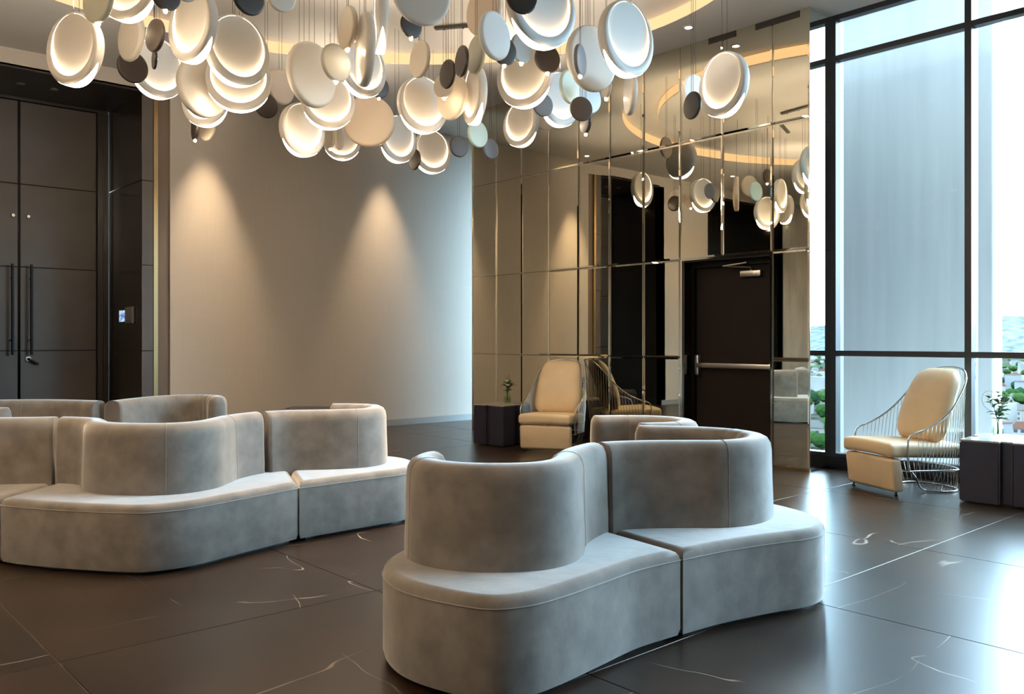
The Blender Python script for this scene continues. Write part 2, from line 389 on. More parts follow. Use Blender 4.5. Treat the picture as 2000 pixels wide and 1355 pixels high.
# double door
dr = struct(thing('door_1', 'tall dark leather panelled double door with long bar handles', 'door', (-11.85, 2.522, 0)))
XD = 0
def leaf(y0, y1, hy):
    lf = box('door_leaf', -.07, -.02, y0, y1, .01, 4.16, M_BLACKM, dr)
    for a, b in zip([0.01, 1.12, 2.14, 3.15], [1.12, 2.14, 3.15, 4.16]): rbox('panel', -.03, 0, y0 + .003, y1 - .003, a + .004, b - .004, .004, M_DOORP, lf, 1)
    hb = tube('bar_handle', [(.075, hy, 1.07), (.075, hy, 2.17)], .016, M_BLACKM, lf, 12)
    for z in (1.25, 2.0): tube('handle_post', [(0, hy, z), (.075, hy, z)], .010, M_BLACKM, lf, 8)
    v, f = lathe([(0, .022), (.018, .022), (.024, .016), (.024, 0)], 20)
    kn = mk('round_catch', [(z, x, y) for x, y, z in v], f, M_STEEL, lf, 40, (0, hy + (-.02 if hy > 0 else .02), 2.76))
    return lf
l1 = leaf(.010, .883, .12); l2 = leaf(-.66, -.010, -.085)
tube('lock_lever', [(0, .10, 1.02), (.05, .10, 1.02), (.055, .12, 1.0), (.05, .20, .955)], .015, M_BLACKM, l1, 8)
v, f = lathe([(0, .012), (.03, .012), (.034, .006), (.034, 0)], 20); mk('lock_rose', [(z, x, y) for x, y, z in v], f, M_STEEL, l1, 40, (0, .10, 1.02))
box('frame_head', -.07, .02, -.66, 1.02, 4.165, 4.20, M_SOFF, dr)
box('frame_jamb', -.07, .03, .89, 1.02, 0, 4.165, M_SOFF, dr); box('frame_stop', -.07, .055, .955, .985, 0, 4.165, M_SOFF, dr)
box('backing', -.12, -.07, -.8, 1.03, 0, 4.2, M_BLACKM, dr)

# wall devices on the lacquered side wall
pn = thing('touch_panel', 'small lit blue touch screen on the dark recess wall', 'screen', (-11.25, 3.548, 1.465))
rbox('case', -.14, .125, -.012, 0, 0, .166, .004, M_BLACKM, pn, 2)
def screen_mat():
    m = bpy.data.materials.new('blue_screen'); m.use_nodes = True; t = m.node_tree; t.nodes.clear()
    o = t.nodes.new('ShaderNodeOutputMaterial'); e = t.nodes.new('ShaderNodeEmission'); tc = t.nodes.new('ShaderNodeTexCoord'); n = t.nodes.new('ShaderNodeTexNoise'); r = t.nodes.new('ShaderNodeValToRGB')
    n.inputs['Scale'].default_value = 3; n.inputs['Detail'].default_value = 3
    r.color_ramp.elements[0].position = .4; r.color_ramp.elements[0].color = (.09, .20, .55, 1); r.color_ramp.elements[1].position = .62; r.color_ramp.elements[1].color = (.55, .72, .85, 1)
    t.links.new(tc.outputs['Generated'], n.inputs['Vector']); t.links.new(n.outputs['Fac'], r.inputs[0]); t.links.new(r.outputs[0], e.inputs['Color']); e.inputs['Strength'].default_value = .24
    t.links.new(e.outputs[0], o.inputs['Surface']); return m
box('screen', -.128, .113, -.0135, -.0121, .012, .154, screen_mat(), pn)
rd = thing('card_reader', 'grey plastic card reader beside the touch screen', 'card reader', (-10.97, 3.548, 1.45))
M_GREYP = mat('grey_plastic', (.20, .19, .175), .4)
rbox('case', -.13, .13, -.035, 0, 0, .205, .012, M_GREYP, rd, 3); box('slot', -.08, .08, -.0362, -.0351, .03, .036, M_BLACKM, rd)

# second dark recess, only in the mirror
r2 = struct(thing('wall_recess', 'black lacquered recess reflected beyond the glowing lamps', 'wall', (0, 0, 0)))
box('back_panel', -11.95, -11.85, -2.46, .26, 0, 4.22, M_DARKWALL, r2)
box('side_panel', -11.85, XL, .26, .30, 0, 4.22, M_DARKWALL, r2); box('side_panel', -11.85, XL, -2.50, -2.46, 0, 4.22, M_DARKWALL, r2)
box('top_panel', -11.85, XL, -2.46, .26, 4.2, 4.24, M_SOFF, r2)

# walls out of view
struct(box('wall_corridor', MX0, MX0 + .12, YW + .9, 9.2, 0, H, M_WALL), 'beige side wall of the corridor behind the mirror', 'wall')
wn = struct(thing('window_8', 'narrow window added at the end of the corridor, unseen behind the mirror', 'window', (MX0, 9.2, 0)))  # opening added out of view so daylight reaches the beige wall
box('mullion', 0, .085, 0, .05, 0, H, M_FRAME, wn); box('mullion', 0, .085, 1.75, 1.80, 0, H, M_FRAME, wn); box('transom', 0, .085, .05, 1.75, 1.1, 1.15, M_FRAME, wn)
box('pane', .04, .05, .05, 1.75, 0, 1.1, M_GLASS, wn); box('pane', .04, .05, .05, 1.75, 1.15, H, M_GLASS, wn)
struct(box('wall_front', XL - .12, XR + .1, YB - .12, YB, 0, H, M_WALL), 'beige wall behind the viewpoint', 'wall')
struct(box('wall_right', XR, XR + .12, YB, YW + .1, 0, H, M_WALL), 'beige wall at the right end of the room', 'wall')

# ================================================================ MIRROR WALL
DX0, DX1, DZ = -5.745, -4.668, 2.10      # exit door opening
mw = struct(thing('wall_back', 'wall of bronze tinted bevelled mirror panels around the exit door', 'wall', (0, 0, 0)))
yb = YM + .012
box('core', MX0, DX0 - .012, yb, YW + .9, 0, H, M_MEDGE, mw); box('core', DX1 + .006, MX1 - .012, yb, YW + .25, 0, H, M_MEDGE, mw)
box('core', DX0 - .012, DX1 + .006, yb, YW + .25, DZ + .012, H, M_MEDGE, mw)
rng = random.Random(5)
def mirror(x0, x1, z0, z1, m=None, tilt=True, parent=None):
    g, b, d = .0022, .018, .0035
    w, h = (x1 - x0) / 2 - g, (z1 - z0) / 2 - g
    ta, tb = (rng.uniform(-1, 1) * .0012, rng.uniform(-1, 1) * .0012) if tilt else (0, 0)
    q = lambda u, v, y: (u, y + ta * u + tb * v, v)
    V = [q(-w, -h, d), q(w, -h, d), q(w, h, d), q(-w, h, d), q(-w + b, -h + b, 0), q(w - b, -h + b, 0), q(w - b, h - b, 0), q(-w + b, h - b, 0)]
    V += [(-w, .011, -h), (w, .011, -h), (w, .011, h), (-w, .011, h)]
    o = mk('mirror_panel', V, [(4, 5, 6, 7), (0, 1, 5, 4), (1, 2, 6, 5), (2, 3, 7, 6), (3, 0, 4, 7), (0, 8, 9, 1), (1, 9, 10, 2), (2, 10, 11, 3), (3, 11, 8, 0)], m or M_MIRROR, parent or mw)
    o.location = ((x0 + x1) / 2, YM, (z0 + z1) / 2)
    return o
XJ = [-9.319, -8.812, -8.305, -7.798, -7.291, -6.784, -6.277, -5.770, -5.231, -4.655, MX1]
ZJ = [.02, 1.06, 2.118, 3.367, H]
for i in range(len(XJ) - 1):
    for j in range(4):
        if j < 2 and XJ[i] > -5.78 and XJ[i + 1] < -4.6: continue
        mirror(XJ[i], XJ[i + 1], ZJ[j], ZJ[j + 1])
box('base_strip', MX0, DX0 - .02, YM + .001, yb + .01, 0, .02, M_BRASS, mw); box('base_strip', DX1 + .01, MX1, YM + .001, yb + .01, 0, .02, M_BRASS, mw)
box('door_edge_strip', DX0 - .022, DX0, YM - .002, YM + .012, 0, DZ + .018, M_BEVEL, mw); box('door_edge_strip', DX1, DX1 + .012, YM - .002, YM + .012, 0, DZ + .018, M_BEVEL, mw)
box('door_edge_strip', DX0, DX1, YM - .002, YM + .012, DZ, DZ + .018, M_BEVEL, mw)
box('edge_strip', MX0 - .014, MX0, YM - .001, YM + .02, 0, H, M_BEVEL, mw); box('edge_strip', MX1 - .012, MX1 + .002, YM - .001, YM + .012, 0, H, M_BEVEL, mw)
# clear mirror return towards the window
for a, b in zip(ZJ, ZJ[1:]):
    mk('return_mirror', [(MX1, YM + .014, a + .003), (MX1, YW + .02, a + .003), (MX1, YW + .02, b - .003), (MX1, YM + .014, b - .003),
        (MX1 - .01, YM + .014, a + .003), (MX1 - .01, YW + .02, a + .003), (MX1 - .01, YW + .02, b - .003), (MX1 - .01, YM + .014, b - .003)],
        [(0, 1, 2, 3), (4, 5, 6, 7), (0, 1, 5, 4), (2, 3, 7, 6), (0, 3, 7, 4), (1, 2, 6, 5)], M_MIRROR2, mw)
for (x, z, i) in (): pass

# exit door
ed = struct(thing('door_2', 'dark brown exit door with steel push bar in the mirror wall', 'door', (DX0, YM, 0)))
W = DX1 - DX0; DP = .20
box('frame_jamb', 0, .018, .012, DP + .06, 0, DZ, M_JAMB, ed); box('frame_jamb', W - .018, W, .012, DP + .06, 0, DZ, M_JAMB, ed)
box('frame_head', .018, W - .018, .012, DP + .06, DZ - .018, DZ, M_BLACKM, ed)
box('frame_stop', .018, .045, DP - .05, DP, 0, DZ - .018, M_BLACKM, ed); box('frame_stop', W - .045, W - .018, DP - .05, DP, 0, DZ - .018, M_BLACKM, ed)
box('frame_stop', .045, W - .045, DP - .05, DP, DZ - .07, DZ - .018, M_BLACKM, ed)
lf = box('door_leaf', .022, W - .022, DP, DP + .045, .008, DZ - .02, M_EXIT, ed)
box('backing', -.01, W + .004, DP + .05, DP + .09, 0, DZ + .01, M_MEDGE, ed)
rbox('push_bar', .09, W - .06, DP - .085, DP - .045, .955, 1.005, .008, M_STEEL, lf, 2)
rbox('push_bar_head', .065, .115, DP - .075, DP, .87, 1.09, .014, M_STEEL, lf, 3); rbox('push_bar_end', W - .10, W - .055, DP - .08, DP, .945, 1.015, .008, M_STEEL, lf, 2)
rbox('closer_body', .62, .86, DP - .05, DP, 1.90, 1.965, .008, M_STEEL, lf, 2)
tube('closer_arm', [(.74, DP - .03, 1.965), (.74, DP - .03, 2.0), (.46, DP - .12, 2.02)], .009, M_STEEL, lf, 6); tube('closer_arm', [(.46, DP - .12, 2.02), (.72, DP - .08, 2.045)], .008, M_STEEL, lf, 6)

# ================================================================ WINDOW WALL
MUL = [-4.225, -2.982, -1.739, -.496, .747, 1.990, 3.233]
TZ = [(1.096, 1.148), (3.965, 4.015)]
PL = ['behind the armchair', 'behind the side table with vase', 'out of view', 'out of view', 'out of view', 'out of view', 'out of view']
for i, mx in enumerate(MUL):
    x1 = MUL[i + 1] if i + 1 < len(MUL) else XR
    wn = struct(thing('window_%d' % (i + 1), 'tall charcoal framed window bay %s, counted %s from the mirror' % (PL[i], ['first', 'second', 'third', 'fourth', 'fifth', 'sixth', 'seventh'][i]), 'window', (mx, YW, 0)))
    w = x1 - mx
    box('mullion', -.028, .028, 0, .085, .115, H, M_FRAME, wn); box('mullion_fin', -.022, .022, .100, .17, .115, H, M_FIN, wn)
    for a, b in TZ: box('transom', .028, w - .028, 0, .085, a, b, M_FRAME, wn)
    box('head_rail', .028, w - .028, 0, .085, H - .05, H, M_FRAME, wn); box('bottom_rail', .028, w - .028, 0, .085, .115, .15, M_FRAME, wn)
    for a, b in ((.15, 1.096), (1.148, 3.965), (4.015, H - .05)): box('pane', .028, w - .028, .088, .098, a, b, M_GLASS, wn)
struct(box('trim_3', MX1, XR, YW - .02, YW + .12, 0, .115, M_CURB), 'low black curb below the windows', 'curb')

# ceiling fittings by the mirror
for k, (x0, x1, w) in enumerate(((-5.40, -5.07, 'shorter left'), (-4.84, -4.36, 'longer right'))):
    g = thing('air_grille', 'black slotted air grille at the top of the mirror wall, %s one' % w, 'grille', ((x0 + x1) / 2, YM, H - .068))
    hw = (x1 - x0) / 2
    box('backing', -hw, hw, -.004, -.001, 0, .062, M_BLACKM, g)
    for s_ in range(4): box('slat', -hw, hw, -.012, -.004, .004 + s_ * .016, .010 + s_ * .016, mat('grille_slat', (.10, .095, .085), .5), g)
sp = thing('sprinkler_head', 'small chrome sprinkler head hanging from the ceiling near the window', 'sprinkler', (-4.15, 7.0, H))
v, f = lathe([(.030, 0), (.030, -.006), (.012, -.01), (.008, -.05), (.02, -.052), (.02, -.056), (0, -.056)], 16); mk('body', v, f, M_STEEL, sp, 40)
DL = [(-5.35, 7.15, 'near the mirror above the lone ring lamp'), (-10.22, 4.31, 'washing the beige wall beside the dark doors'), (-10.22, 6.91, 'washing the beige wall beside the mirror')]
for x, y, t in DL:
    v, f = lathe([(.034, .004), (.038, -.006), (.052, -.006), (.052, .002)], 24)
    d = mk('ceiling_downlight', v, f, M_CEIL, None, 40, (x, y, H)); tag(d, 'small round recessed ceiling downlight ' + t, 'downlight')
    v, f = lathe([(0, -.001), (.033, -.001)], 24); mk('lens', v, f, M_LENS, d)
spot('wall_wash', (-10.22, 4.31, H - .03), (-10.26, 4.31, 0), 150 * WARM, 46, .9, (1, .74, .46))
spot('wall_wash', (-10.22, 6.91, H - .03), (-10.26, 6.91, 0), 130 * WARM, 46, .9, (1, .74, .46))
spot('mirror_downlight', (-5.35, 7.15, H - .03), (-5.35, 7.15, 0), 40 * WARM, 60, .7)
# warm ceiling downlights added out of view to brighten the hall
k = 0
for x, y in ((-9.6, .9), (-9.6, -1.6), (-7.2, -1.6), (-4.6, -1.6), (-1.9, -1.6), (-1.2, 1.0), (-1.6, -3.6), (-5.2, -3.8), (-8.4, -3.8), (1.2, -2.0)):
    k += 1
    v, f = lathe([(.034, .004), (.038, -.006), (.052, -.006), (.052, .002)], 24)
    d = mk('ceiling_downlight', v, f, M_CEIL, None, 40, (x, y, H)); tag(d, 'added warm recessed ceiling downlight over the near half of the hall', 'downlight', 'added downlights over the near half of the hall')
    v, f = lathe([(0, -.001), (.033, -.001)], 24); mk('lens', v, f, M_LENS, d)
    spot('added_hall_downlight', (x, y, H - .03), (x, y, 0), 16 * WARM, 95, .8, (1, .72, .45), .05)

# ================================================================ OUTSIDE
cw = thing('concrete_building_wall', 'pale grey streaked concrete wall standing just outside the window', 'building', (-5.34, 10.11, -40))
rbox('shaft', -1.87, 1.87, -.11, .11, 0, 70, .045, M_CONC, cw, 3); box('ledge', -1.90, 1.90, -.135, .135, 45.30, 45.38, M_CONC, cw)
struct(box('tower_facade', -16, 8, -9, YW + .17, H + .6, 45, M_CONC), 'upper storeys of the tower above the hall', 'building')
struct(box('tower_facade', -16, 8, -9, YW + .17, -60, -.3, M_CONC), 'lower storeys of the tower below the hall', 'building')
GZ = -62
M_GROUND = mat('city_ground', (.020, .021, .016), .95, noise=(.035, 8, .45, 1.7), coords='Object', spec=0)
M_HILL = mat('wooded_hill', (.046, .052, .050), .95, noise=(.02, 8, .6, 1.5), coords='Object', spec=0)
gv = []; gn = 40
for i in range(gn + 1):
    for j in range(gn + 1):
        x = -7000 + 14000 * i / gn; y = 30 + (7000) * (j / gn) ** 1.6
        gv.append((x, y, GZ + 3 * math.sin(x / 90) * math.cos(y / 130)))
gf = [(i * (gn + 1) + j, (i + 1) * (gn + 1) + j, (i + 1) * (gn + 1) + j + 1, i * (gn + 1) + j + 1) for i in range(gn) for j in range(gn)]
struct(mk('ground', gv, gf, M_GROUND, None, 60), 'green and grey city ground far below the windows', 'ground')
hv, hf = [], []; hn = 90
for i in range(hn + 1):
    x = -6500 + 13000 * i / hn
    top = 40 + 95 * math.exp(-((x + 1900) / 900) ** 2) + 60 * math.exp(-((x - 2600) / 1400) ** 2) + 12 * math.sin(x / 310) + 6 * math.sin(x / 120)
    hv += [(x, 4300, GZ - 5), (x, 5200, top), (x, 6600, GZ - 5)]
for i in range(hn):
    a = 3 * i; hf += [(a, a + 3, a + 4, a + 1), (a + 1, a + 4, a + 5, a + 2)]
tag(mk('hill_ridge', hv, hf, M_HILL, None, 60), 'low wooded hill ridge on the horizon beyond the city', 'hill')
crng = random.Random(11)
HW = [mat('house_wall_%d' % k, c, .9, spec=0) for k, c in enumerate(((.110, .106, .100), (.098, .090, .080), (.080, .083, .087), (.095, .080, .068)))]
HR = [mat('house_roof_%d' % k, c, .9, spec=0) for k, c in enumerate(((.036, .017, .012), (.036, .033, .031), (.044, .024, .018), (.050, .050, .050)))]
HWIN = mat('house_window', (.006, .008, .010), .3)
def house_mesh(k):
    w, d, h = [(9, 8, 6), (14, 10, 7), (11, 11, 14), (18, 12, 5)][k]
    wall = bpy.data.meshes.new('house_wall'); wall.from_pydata(boxv(-w / 2, w / 2, -d / 2, d / 2, -3, h), [], BOXF); wall.materials.append(HW[k])
    o = .6; rh = 3.2 if k != 2 else .8
    rv = [(-w / 2 - o, -d / 2 - o, h), (w / 2 + o, -d / 2 - o, h), (w / 2 + o, d / 2 + o, h), (-w / 2 - o, d / 2 + o, h), (-w / 2 + d * .3, 0, h + rh), (w / 2 - d * .3, 0, h + rh)]
    roof = bpy.data.meshes.new('house_roof'); roof.from_pydata(rv, [], [(0, 1, 5, 4), (1, 2, 5), (2, 3, 4, 5), (3, 0, 4), (3, 2, 1, 0)]); roof.materials.append(HR[k])
    wins = []
    for fl in range(max(1, int(h // 3))):
        for q in range(3):
            wx = -w / 2 + w * (q + .5) / 3; wins.append((wx - .8, wx + .8, -d / 2 - .06, -d / 2 + .02, 1 + fl * 3, 2.5 + fl * 3))
    wm = []
    for b in wins:
        me = bpy.data.meshes.new('house_window'); me.from_pydata(boxv(*b), [], BOXF); me.materials.append(HWIN); wm.append(me)
    return wall, roof, wm
HM = [house_mesh(k) for k in range(4)]
tm = []
for k in range(3):
    bm = bmesh.new(); rr = random.Random(k)
    for c in range(5):
        mtx = Matrix.Translation((rr.uniform(-2.2, 2.2), rr.uniform(-2.2, 2.2), 4 + rr.uniform(-1, 2.4))) @ Matrix.Scale(rr.uniform(1.8, 2.9), 4)
        bmesh.ops.create_icosphere(bm, subdivisions=2, radius=1, matrix=mtx)
    for v_ in bm.verts: v_.co += Vector((rr.uniform(-.25, .25), rr.uniform(-.25, .25), rr.uniform(-.25, .25)))
    me = bpy.data.meshes.new('tree_crown'); bm.to_mesh(me); bm.free(); me.materials.append(mat('tree_green_%d' % k, [(.0085, .0200, .0055), (.0135, .0270, .0080), (.0070, .0160, .0070)][k], .9, spec=0)); tm.append(me)
v, f = tubev([(0, 0, -2), (0, 0, 4)], .35, 6); trunk = bpy.data.meshes.new('tree_trunk'); trunk.from_pydata([tuple(q) for q in v], [], f); trunk.materials.append(mat('trunk', (.12, .09, .06), .9))
TAKEN = []
def ray_spot(lo, hi, near, far, rad):
    for _ in range(300):
        y = near * (far / near) ** crng.random(); x = crng.uniform(lo, hi) * y
        if all((x - a) ** 2 + (y - b) ** 2 > (rad + c) ** 2 for a, b, c in TAKEN):
            TAKEN.append((x, y, rad)); return x, y
    return None
HT = ['small white walled house with a red roof far below', 'wide cream house with a grey roof far below', 'tall grey block with a reddish flat roof far below', 'long low tan building with a pale roof far below']
for n, (lo, hi, near, far) in enumerate(((-.36, -.20, 430, 2400), (.46, .66, 330, 2400))):
    for q in range(46):
        p = ray_spot(lo, hi, near, far, 14.5); k = crng.choice((0, 0, 1, 2, 3))
        if not p: continue
        x, y = p
        e = thing('house', HT[k] + (', left part of the city' if n == 0 else ', right part of the city'), 'house', (x, y, GZ + 1), crng.uniform(-.6, .6), 'houses of the far city')
        e.scale = (1.25,) * 3
        a, b, ws = HM[k]
        link(bpy.data.objects.new('wall', a), e); link(bpy.data.objects.new('roof', b), e)
        if y < 1000:
            for me in ws: link(bpy.data.objects.new('window', me), e)
    for q in range(75):
        s = crng.uniform(1.2, 2.2); p = ray_spot(lo, hi, near, far * .95, 4.6 * s); k = crng.randrange(3)
        if not p: continue
        x, y = p
        e = thing('tree', ['dark green', 'bright green', 'deep green'][k] + ' leafy tree among the far city houses', 'tree', (x, y, GZ + 1), crng.uniform(0, 6), 'trees of the far city')
        e.scale = (s, s, s)
        link(bpy.data.objects.new('crown', tm[k]), e); link(bpy.data.objects.new('trunk', trunk), e)

# the uncountable rest of the city, joined
def sprawl(name, label, cat, m, n, tree):
    v, f = [], []
    for _ in range(n):
        y = 420 * 9.5 ** crng.random(); x = crng.uniform(-.55, .95) * y
        if any((x - a) ** 2 + (y - b) ** 2 < (c + 15) ** 2 for a, b, c in TAKEN): continue
        k = len(v)
        if tree:
            r, h = crng.uniform(4, 10), crng.uniform(5, 11)
            for q in range(6): v.append((x + r * math.cos(q * 1.047) * crng.uniform(.7, 1.1), y + r * math.sin(q * 1.047) * crng.uniform(.7, 1.1), GZ + h * .45))
            v += [(x, y, GZ + h), (x, y, GZ - 2)]
            for q in range(6): f += [(k + q, k + (q + 1) % 6, k + 6), (k + (q + 1) % 6, k + q, k + 7)]
        else:
            w, d, h = crng.uniform(5, 13), crng.uniform(5, 10), crng.choice((4, 6, 6, 8, 14, 22))
            v += boxv(x - w, x + w, y - d, y + d, GZ - 3, GZ + h); f += [tuple(i + k for i in q) for q in BOXF]
    o = mk(name, v, f, m); tag(o, label, cat); o['kind'] = 'stuff'; return o
sprawl('city_sprawl', 'dense pale rooftops and blocks of the distant city', 'city', mat('city_block', (.105, .100, .096), .9, noise=(.02, 3, .6, 1.5), spec=0), 1300, False)
sprawl('city_greenery', 'green treetops scattered through the distant city', 'greenery', mat('city_green', (.018, .031, .013), .9, noise=(.05, 3, .7, 1.4), spec=0), 2600, True)

# ================================================================ SOFAS (plan in metres, axes: right / away from the viewpoint)
SA = R(48.33); SS, SCc = math.sin(SA), math.cos(SA)
def plan(L, Z): return (-SS * Z + SCc * L, SCc * Z + SS * L)
SEAT, BACK = .375, .775
def dens(P, flags, n=7):
    """closed outline; flags mark sharp corners: catmull between corners"""
    L = len(P); cs = [i for i in range(L) if flags[i]]
    if not cs: return catmull(P, n, True), set()
    out, sharp = [], set()
    for a, b in zip(cs, cs[1:] + [cs[0] + L]):
        seg = [P[i % L] for i in range(a, b + 1)]
        q = catmull(seg, n)[:-1]; A, B = Vector(seg[0]), Vector(seg[-1])
        q = [q[0]] + [p for p in q[1:] if (Vector(p) - A).length > .065 and (Vector(p) - B).length > .065]
        sharp.add(len(out)); out += q
    return out, sharp
def sofa_module(label, base, corners, back, joints=(True, True), th=.145, group=None, seam_at=(.5,), folds=None):
    cx = sum(p[0] for p in base) / len(base); cz = sum(p[1] for p in base) / len(base)
    X, Y = plan(cx, cz)
    e = thing('sofa_module', label, 'sofa', (X, Y, 0), SA, group)
    P, sharp = dens([(a - cx, b - cz) for a, b in base], [i in corners for i in range(len(base))])
    if sum(P[i][0] * P[(i + 1) % len(P)][1] - P[(i + 1) % len(P)][0] * P[i][1] for i in range(len(P))) < 0:
        n = len(P); P = P[::-1]; sharp = {n - 1 - i for i in sharp}
    # padded base: stack of rings, inset by a rounded edge
    n = len(P); nor = []
    for i in range(n):
        a, b, c = Vector(P[i - 1]), Vector(P[i]), Vector(P[(i + 1) % n])
        d1, d2 = (b - a).normalized(), (c - b).normalized(); t = d1 + d2
        t = t.normalized() if t.length > .2 else d2
        nm = Vector((t.y, -t.x)); k = max(.62, nm.dot(Vector((d2.y, -d2.x)))); nor.append(nm / k)
    prof = [(.035, .018), (.008, .022), (0, .05), (0, SEAT - .045), (.004, SEAT - .022), (.014, SEAT - .008), (.030, SEAT), (.040, SEAT + .001)]
    v, f = [], []
    for ins, z in prof:
        v += [(P[i][0] - nor[i].x * ins, P[i][1] - nor[i].y * ins, z) for i in range(n)]
    for r in range(len(prof) - 1):
        for i in range(n):
            j = (i + 1) % n; f.append((r * n + i, r * n + j, (r + 1) * n + j, (r + 1) * n + i))
    f.append(tuple(range(n))); f.append(tuple((len(prof) - 1) * n + i for i in range(n)))
    bs = mk('seat_base', v, f, M_VELVET, e, 50)
    sv = [(P[i][0] + nor[i].x * .001, P[i][1] + nor[i].y * .001, SEAT - .040) for i in range(n)]
    v2, f2 = tubev(sv, .0026, 5, True); mk('piping', v2, f2, M_SEAM, bs, 60)
    v2, f2 = [], []
    q = boxes  # dark plinth under the base
    pv = [(P[i][0] - nor[i].x * .05, P[i][1] - nor[i].y * .05, z) for z in (0, .03) for i in range(n)]
    mk('plinth', pv, [(i, (i + 1) % n, n + (i + 1) % n, n + i) for i in range(n)] + [tuple(range(n)), tuple(range(n, 2 * n))], M_BLACKM, e)
    # curved backrest
    C = catmull([(a - cx, b - cz) for a, b in back], 30 if folds else 9)
    pts = [Vector(c) for c in C]; m = len(pts)
    tan = [((pts[min(i + 1, m - 1)] - pts[max(i - 1, 0)]).normalized()) for i in range(m)]
    rings = []
    def cap(i, sgn):
        if joints[0 if sgn < 0 else 1]:
            return [(pts[i] + tan[i] * sgn * q_, tan[i], s_) for q_, s_ in ((-.012, 1), (0, .965), (.008, .88))] if sgn > 0 else [(pts[i] + tan[i] * sgn * q_, tan[i], s_) for q_, s_ in ((.008, .88), (0, .965), (-.012, 1))]
        st = [(math.sin(a), math.cos(a)) for a in (R(80), R(60), R(40), R(20), 0)]
        if sgn > 0: st = st[::-1]
        return [(pts[i] + tan[i] * sgn * th * .45 * a, tan[i], max(.12, c)) for a, c in st]
    rings += cap(0, -1) + [(pts[i], tan[i], 1) for i in range(1, m - 1)] + cap(m - 1, 1)
    h = th / 2; zb, zt = SEAT - .03, BACK
    cs = [(-h * 1.12, zb), (-h * 1.10, zb + .10), (-h * 1.04, zb + .22), (-h, zt - .075), (-h * .93, zt - .04), (-h * .72, zt - .014), (-h * .38, zt - .002), (0, zt + .001)]
    cs = cs + [(-a, b) for a, b in cs[-2::-1]]
    v, f = [], []; c_ = len(cs)
    for ri, (p, t, s) in enumerate(rings):
        fr_ = ri / len(rings); nn = Vector((t.y, -t.x))
        for o_, z in cs:
            zz = zb + (z - zb) * (1 if s > .88 else (.86 + .14 * min(1, s * 1.3)))
            oo = o_ * s
            if folds and folds[0] < fr_ < folds[1] and o_ * folds[2] > 0:
                wn_ = math.sin(math.pi * (fr_ - folds[0]) / (folds[1] - folds[0]))
                oo -= folds[2] * .007 * wn_ * max(0, math.sin(fr_ * folds[3] + (zz - zb) * 9)) ** .6
            v.append((p.x + nn.x * oo, p.y + nn.y * oo, zz))
    for r in range(len(rings) - 1):
        for k in range(c_ - 1): f.append((r * c_ + k, r * c_ + k + 1, (r + 1) * c_ + k + 1, (r + 1) * c_ + k))
        f.append((r * c_ + c_ - 1, r * c_, (r + 1) * c_, (r + 1) * c_ + c_ - 1))
    f.append(tuple(range(c_))); f.append(tuple((len(rings) - 1) * c_ + k for k in range(c_)))
    bk = mk('backrest', v, f, M_VELVET, e, 50)
    for fr in seam_at:
        i = min(m - 2, max(1, int(fr * m))); nn = Vector((tan[i].y, -tan[i].x))
        tube('seam', [(pts[i].x + nn.x * o_ * 1.004, pts[i].y + nn.y * o_ * 1.004, z + .0005) for o_, z in cs], .0016, M_SEAM, bk, 5)
    return e
# island in front
sofa_module('grey velvet sofa module with rounded end nearest the viewpoint',
    [(.700, 3.600), (.508, 3.449), (.348, 3.27), (.177, 3.08), (.05, 2.975), (-.09, 2.945), (-.28, 3.045), (-.41, 3.165), (-.485, 3.31), (-.51, 3.43), (-.498, 3.54), (-.45, 3.68), (-.36, 3.85), (-.2, 4.0), (.0, 4.12), (.22, 4.32)],
    (0, 15), [(-.345, 3.66), (-.362, 3.56), (-.31, 3.44), (-.20, 3.36), (-.06, 3.335), (.08, 3.36), (.17, 3.44), (.215, 3.56), (.24, 3.72), (.30, 3.87), (.375, 4.005)], (False, True), seam_at=(.16, .78))
sofa_module('grey velvet sofa module forming the right end of the front island',
    [(.712, 3.604), (.91, 3.745), (1.15, 3.88), (1.347, 3.975), (1.45, 4.06), (1.51, 4.18), (1.53, 4.31), (1.505, 4.456), (1.43, 4.62), (1.30, 4.82), (1.12, 5.02), (.86, 4.92), (.58, 4.72), (.235, 4.33)],
    (0, 10, 13), [(.425, 4.03), (.51, 4.07), (.65, 4.10), (.85, 4.11), (1.0, 4.115), (1.13, 4.19), (1.22, 4.32), (1.24, 4.47), (1.18, 4.63), (1.05, 4.74), (.90, 4.79), (.75, 4.82)], (True, False), seam_at=(.36, .72), folds=(.60, .82, -1, 110))
sofa_module('grey velvet sofa module at the far side of the front island',
    [(1.13, 5.04), (1.28, 5.18), (1.33, 5.35), (1.26, 5.58), (1.05, 5.74), (.75, 5.80), (.45, 5.74), (.28, 5.55), (.30, 5.3), (.45, 5.12), (.60, 5.0), (.855, 4.94)],
    (0, 11), [(.78, 4.985), (.91, 5.015), (1.01, 5.10), (1.05, 5.22), (1.0, 5.36), (.88, 5.45), (.70, 5.475), (.56, 5.46)], (False, False), seam_at=(.2, .82))
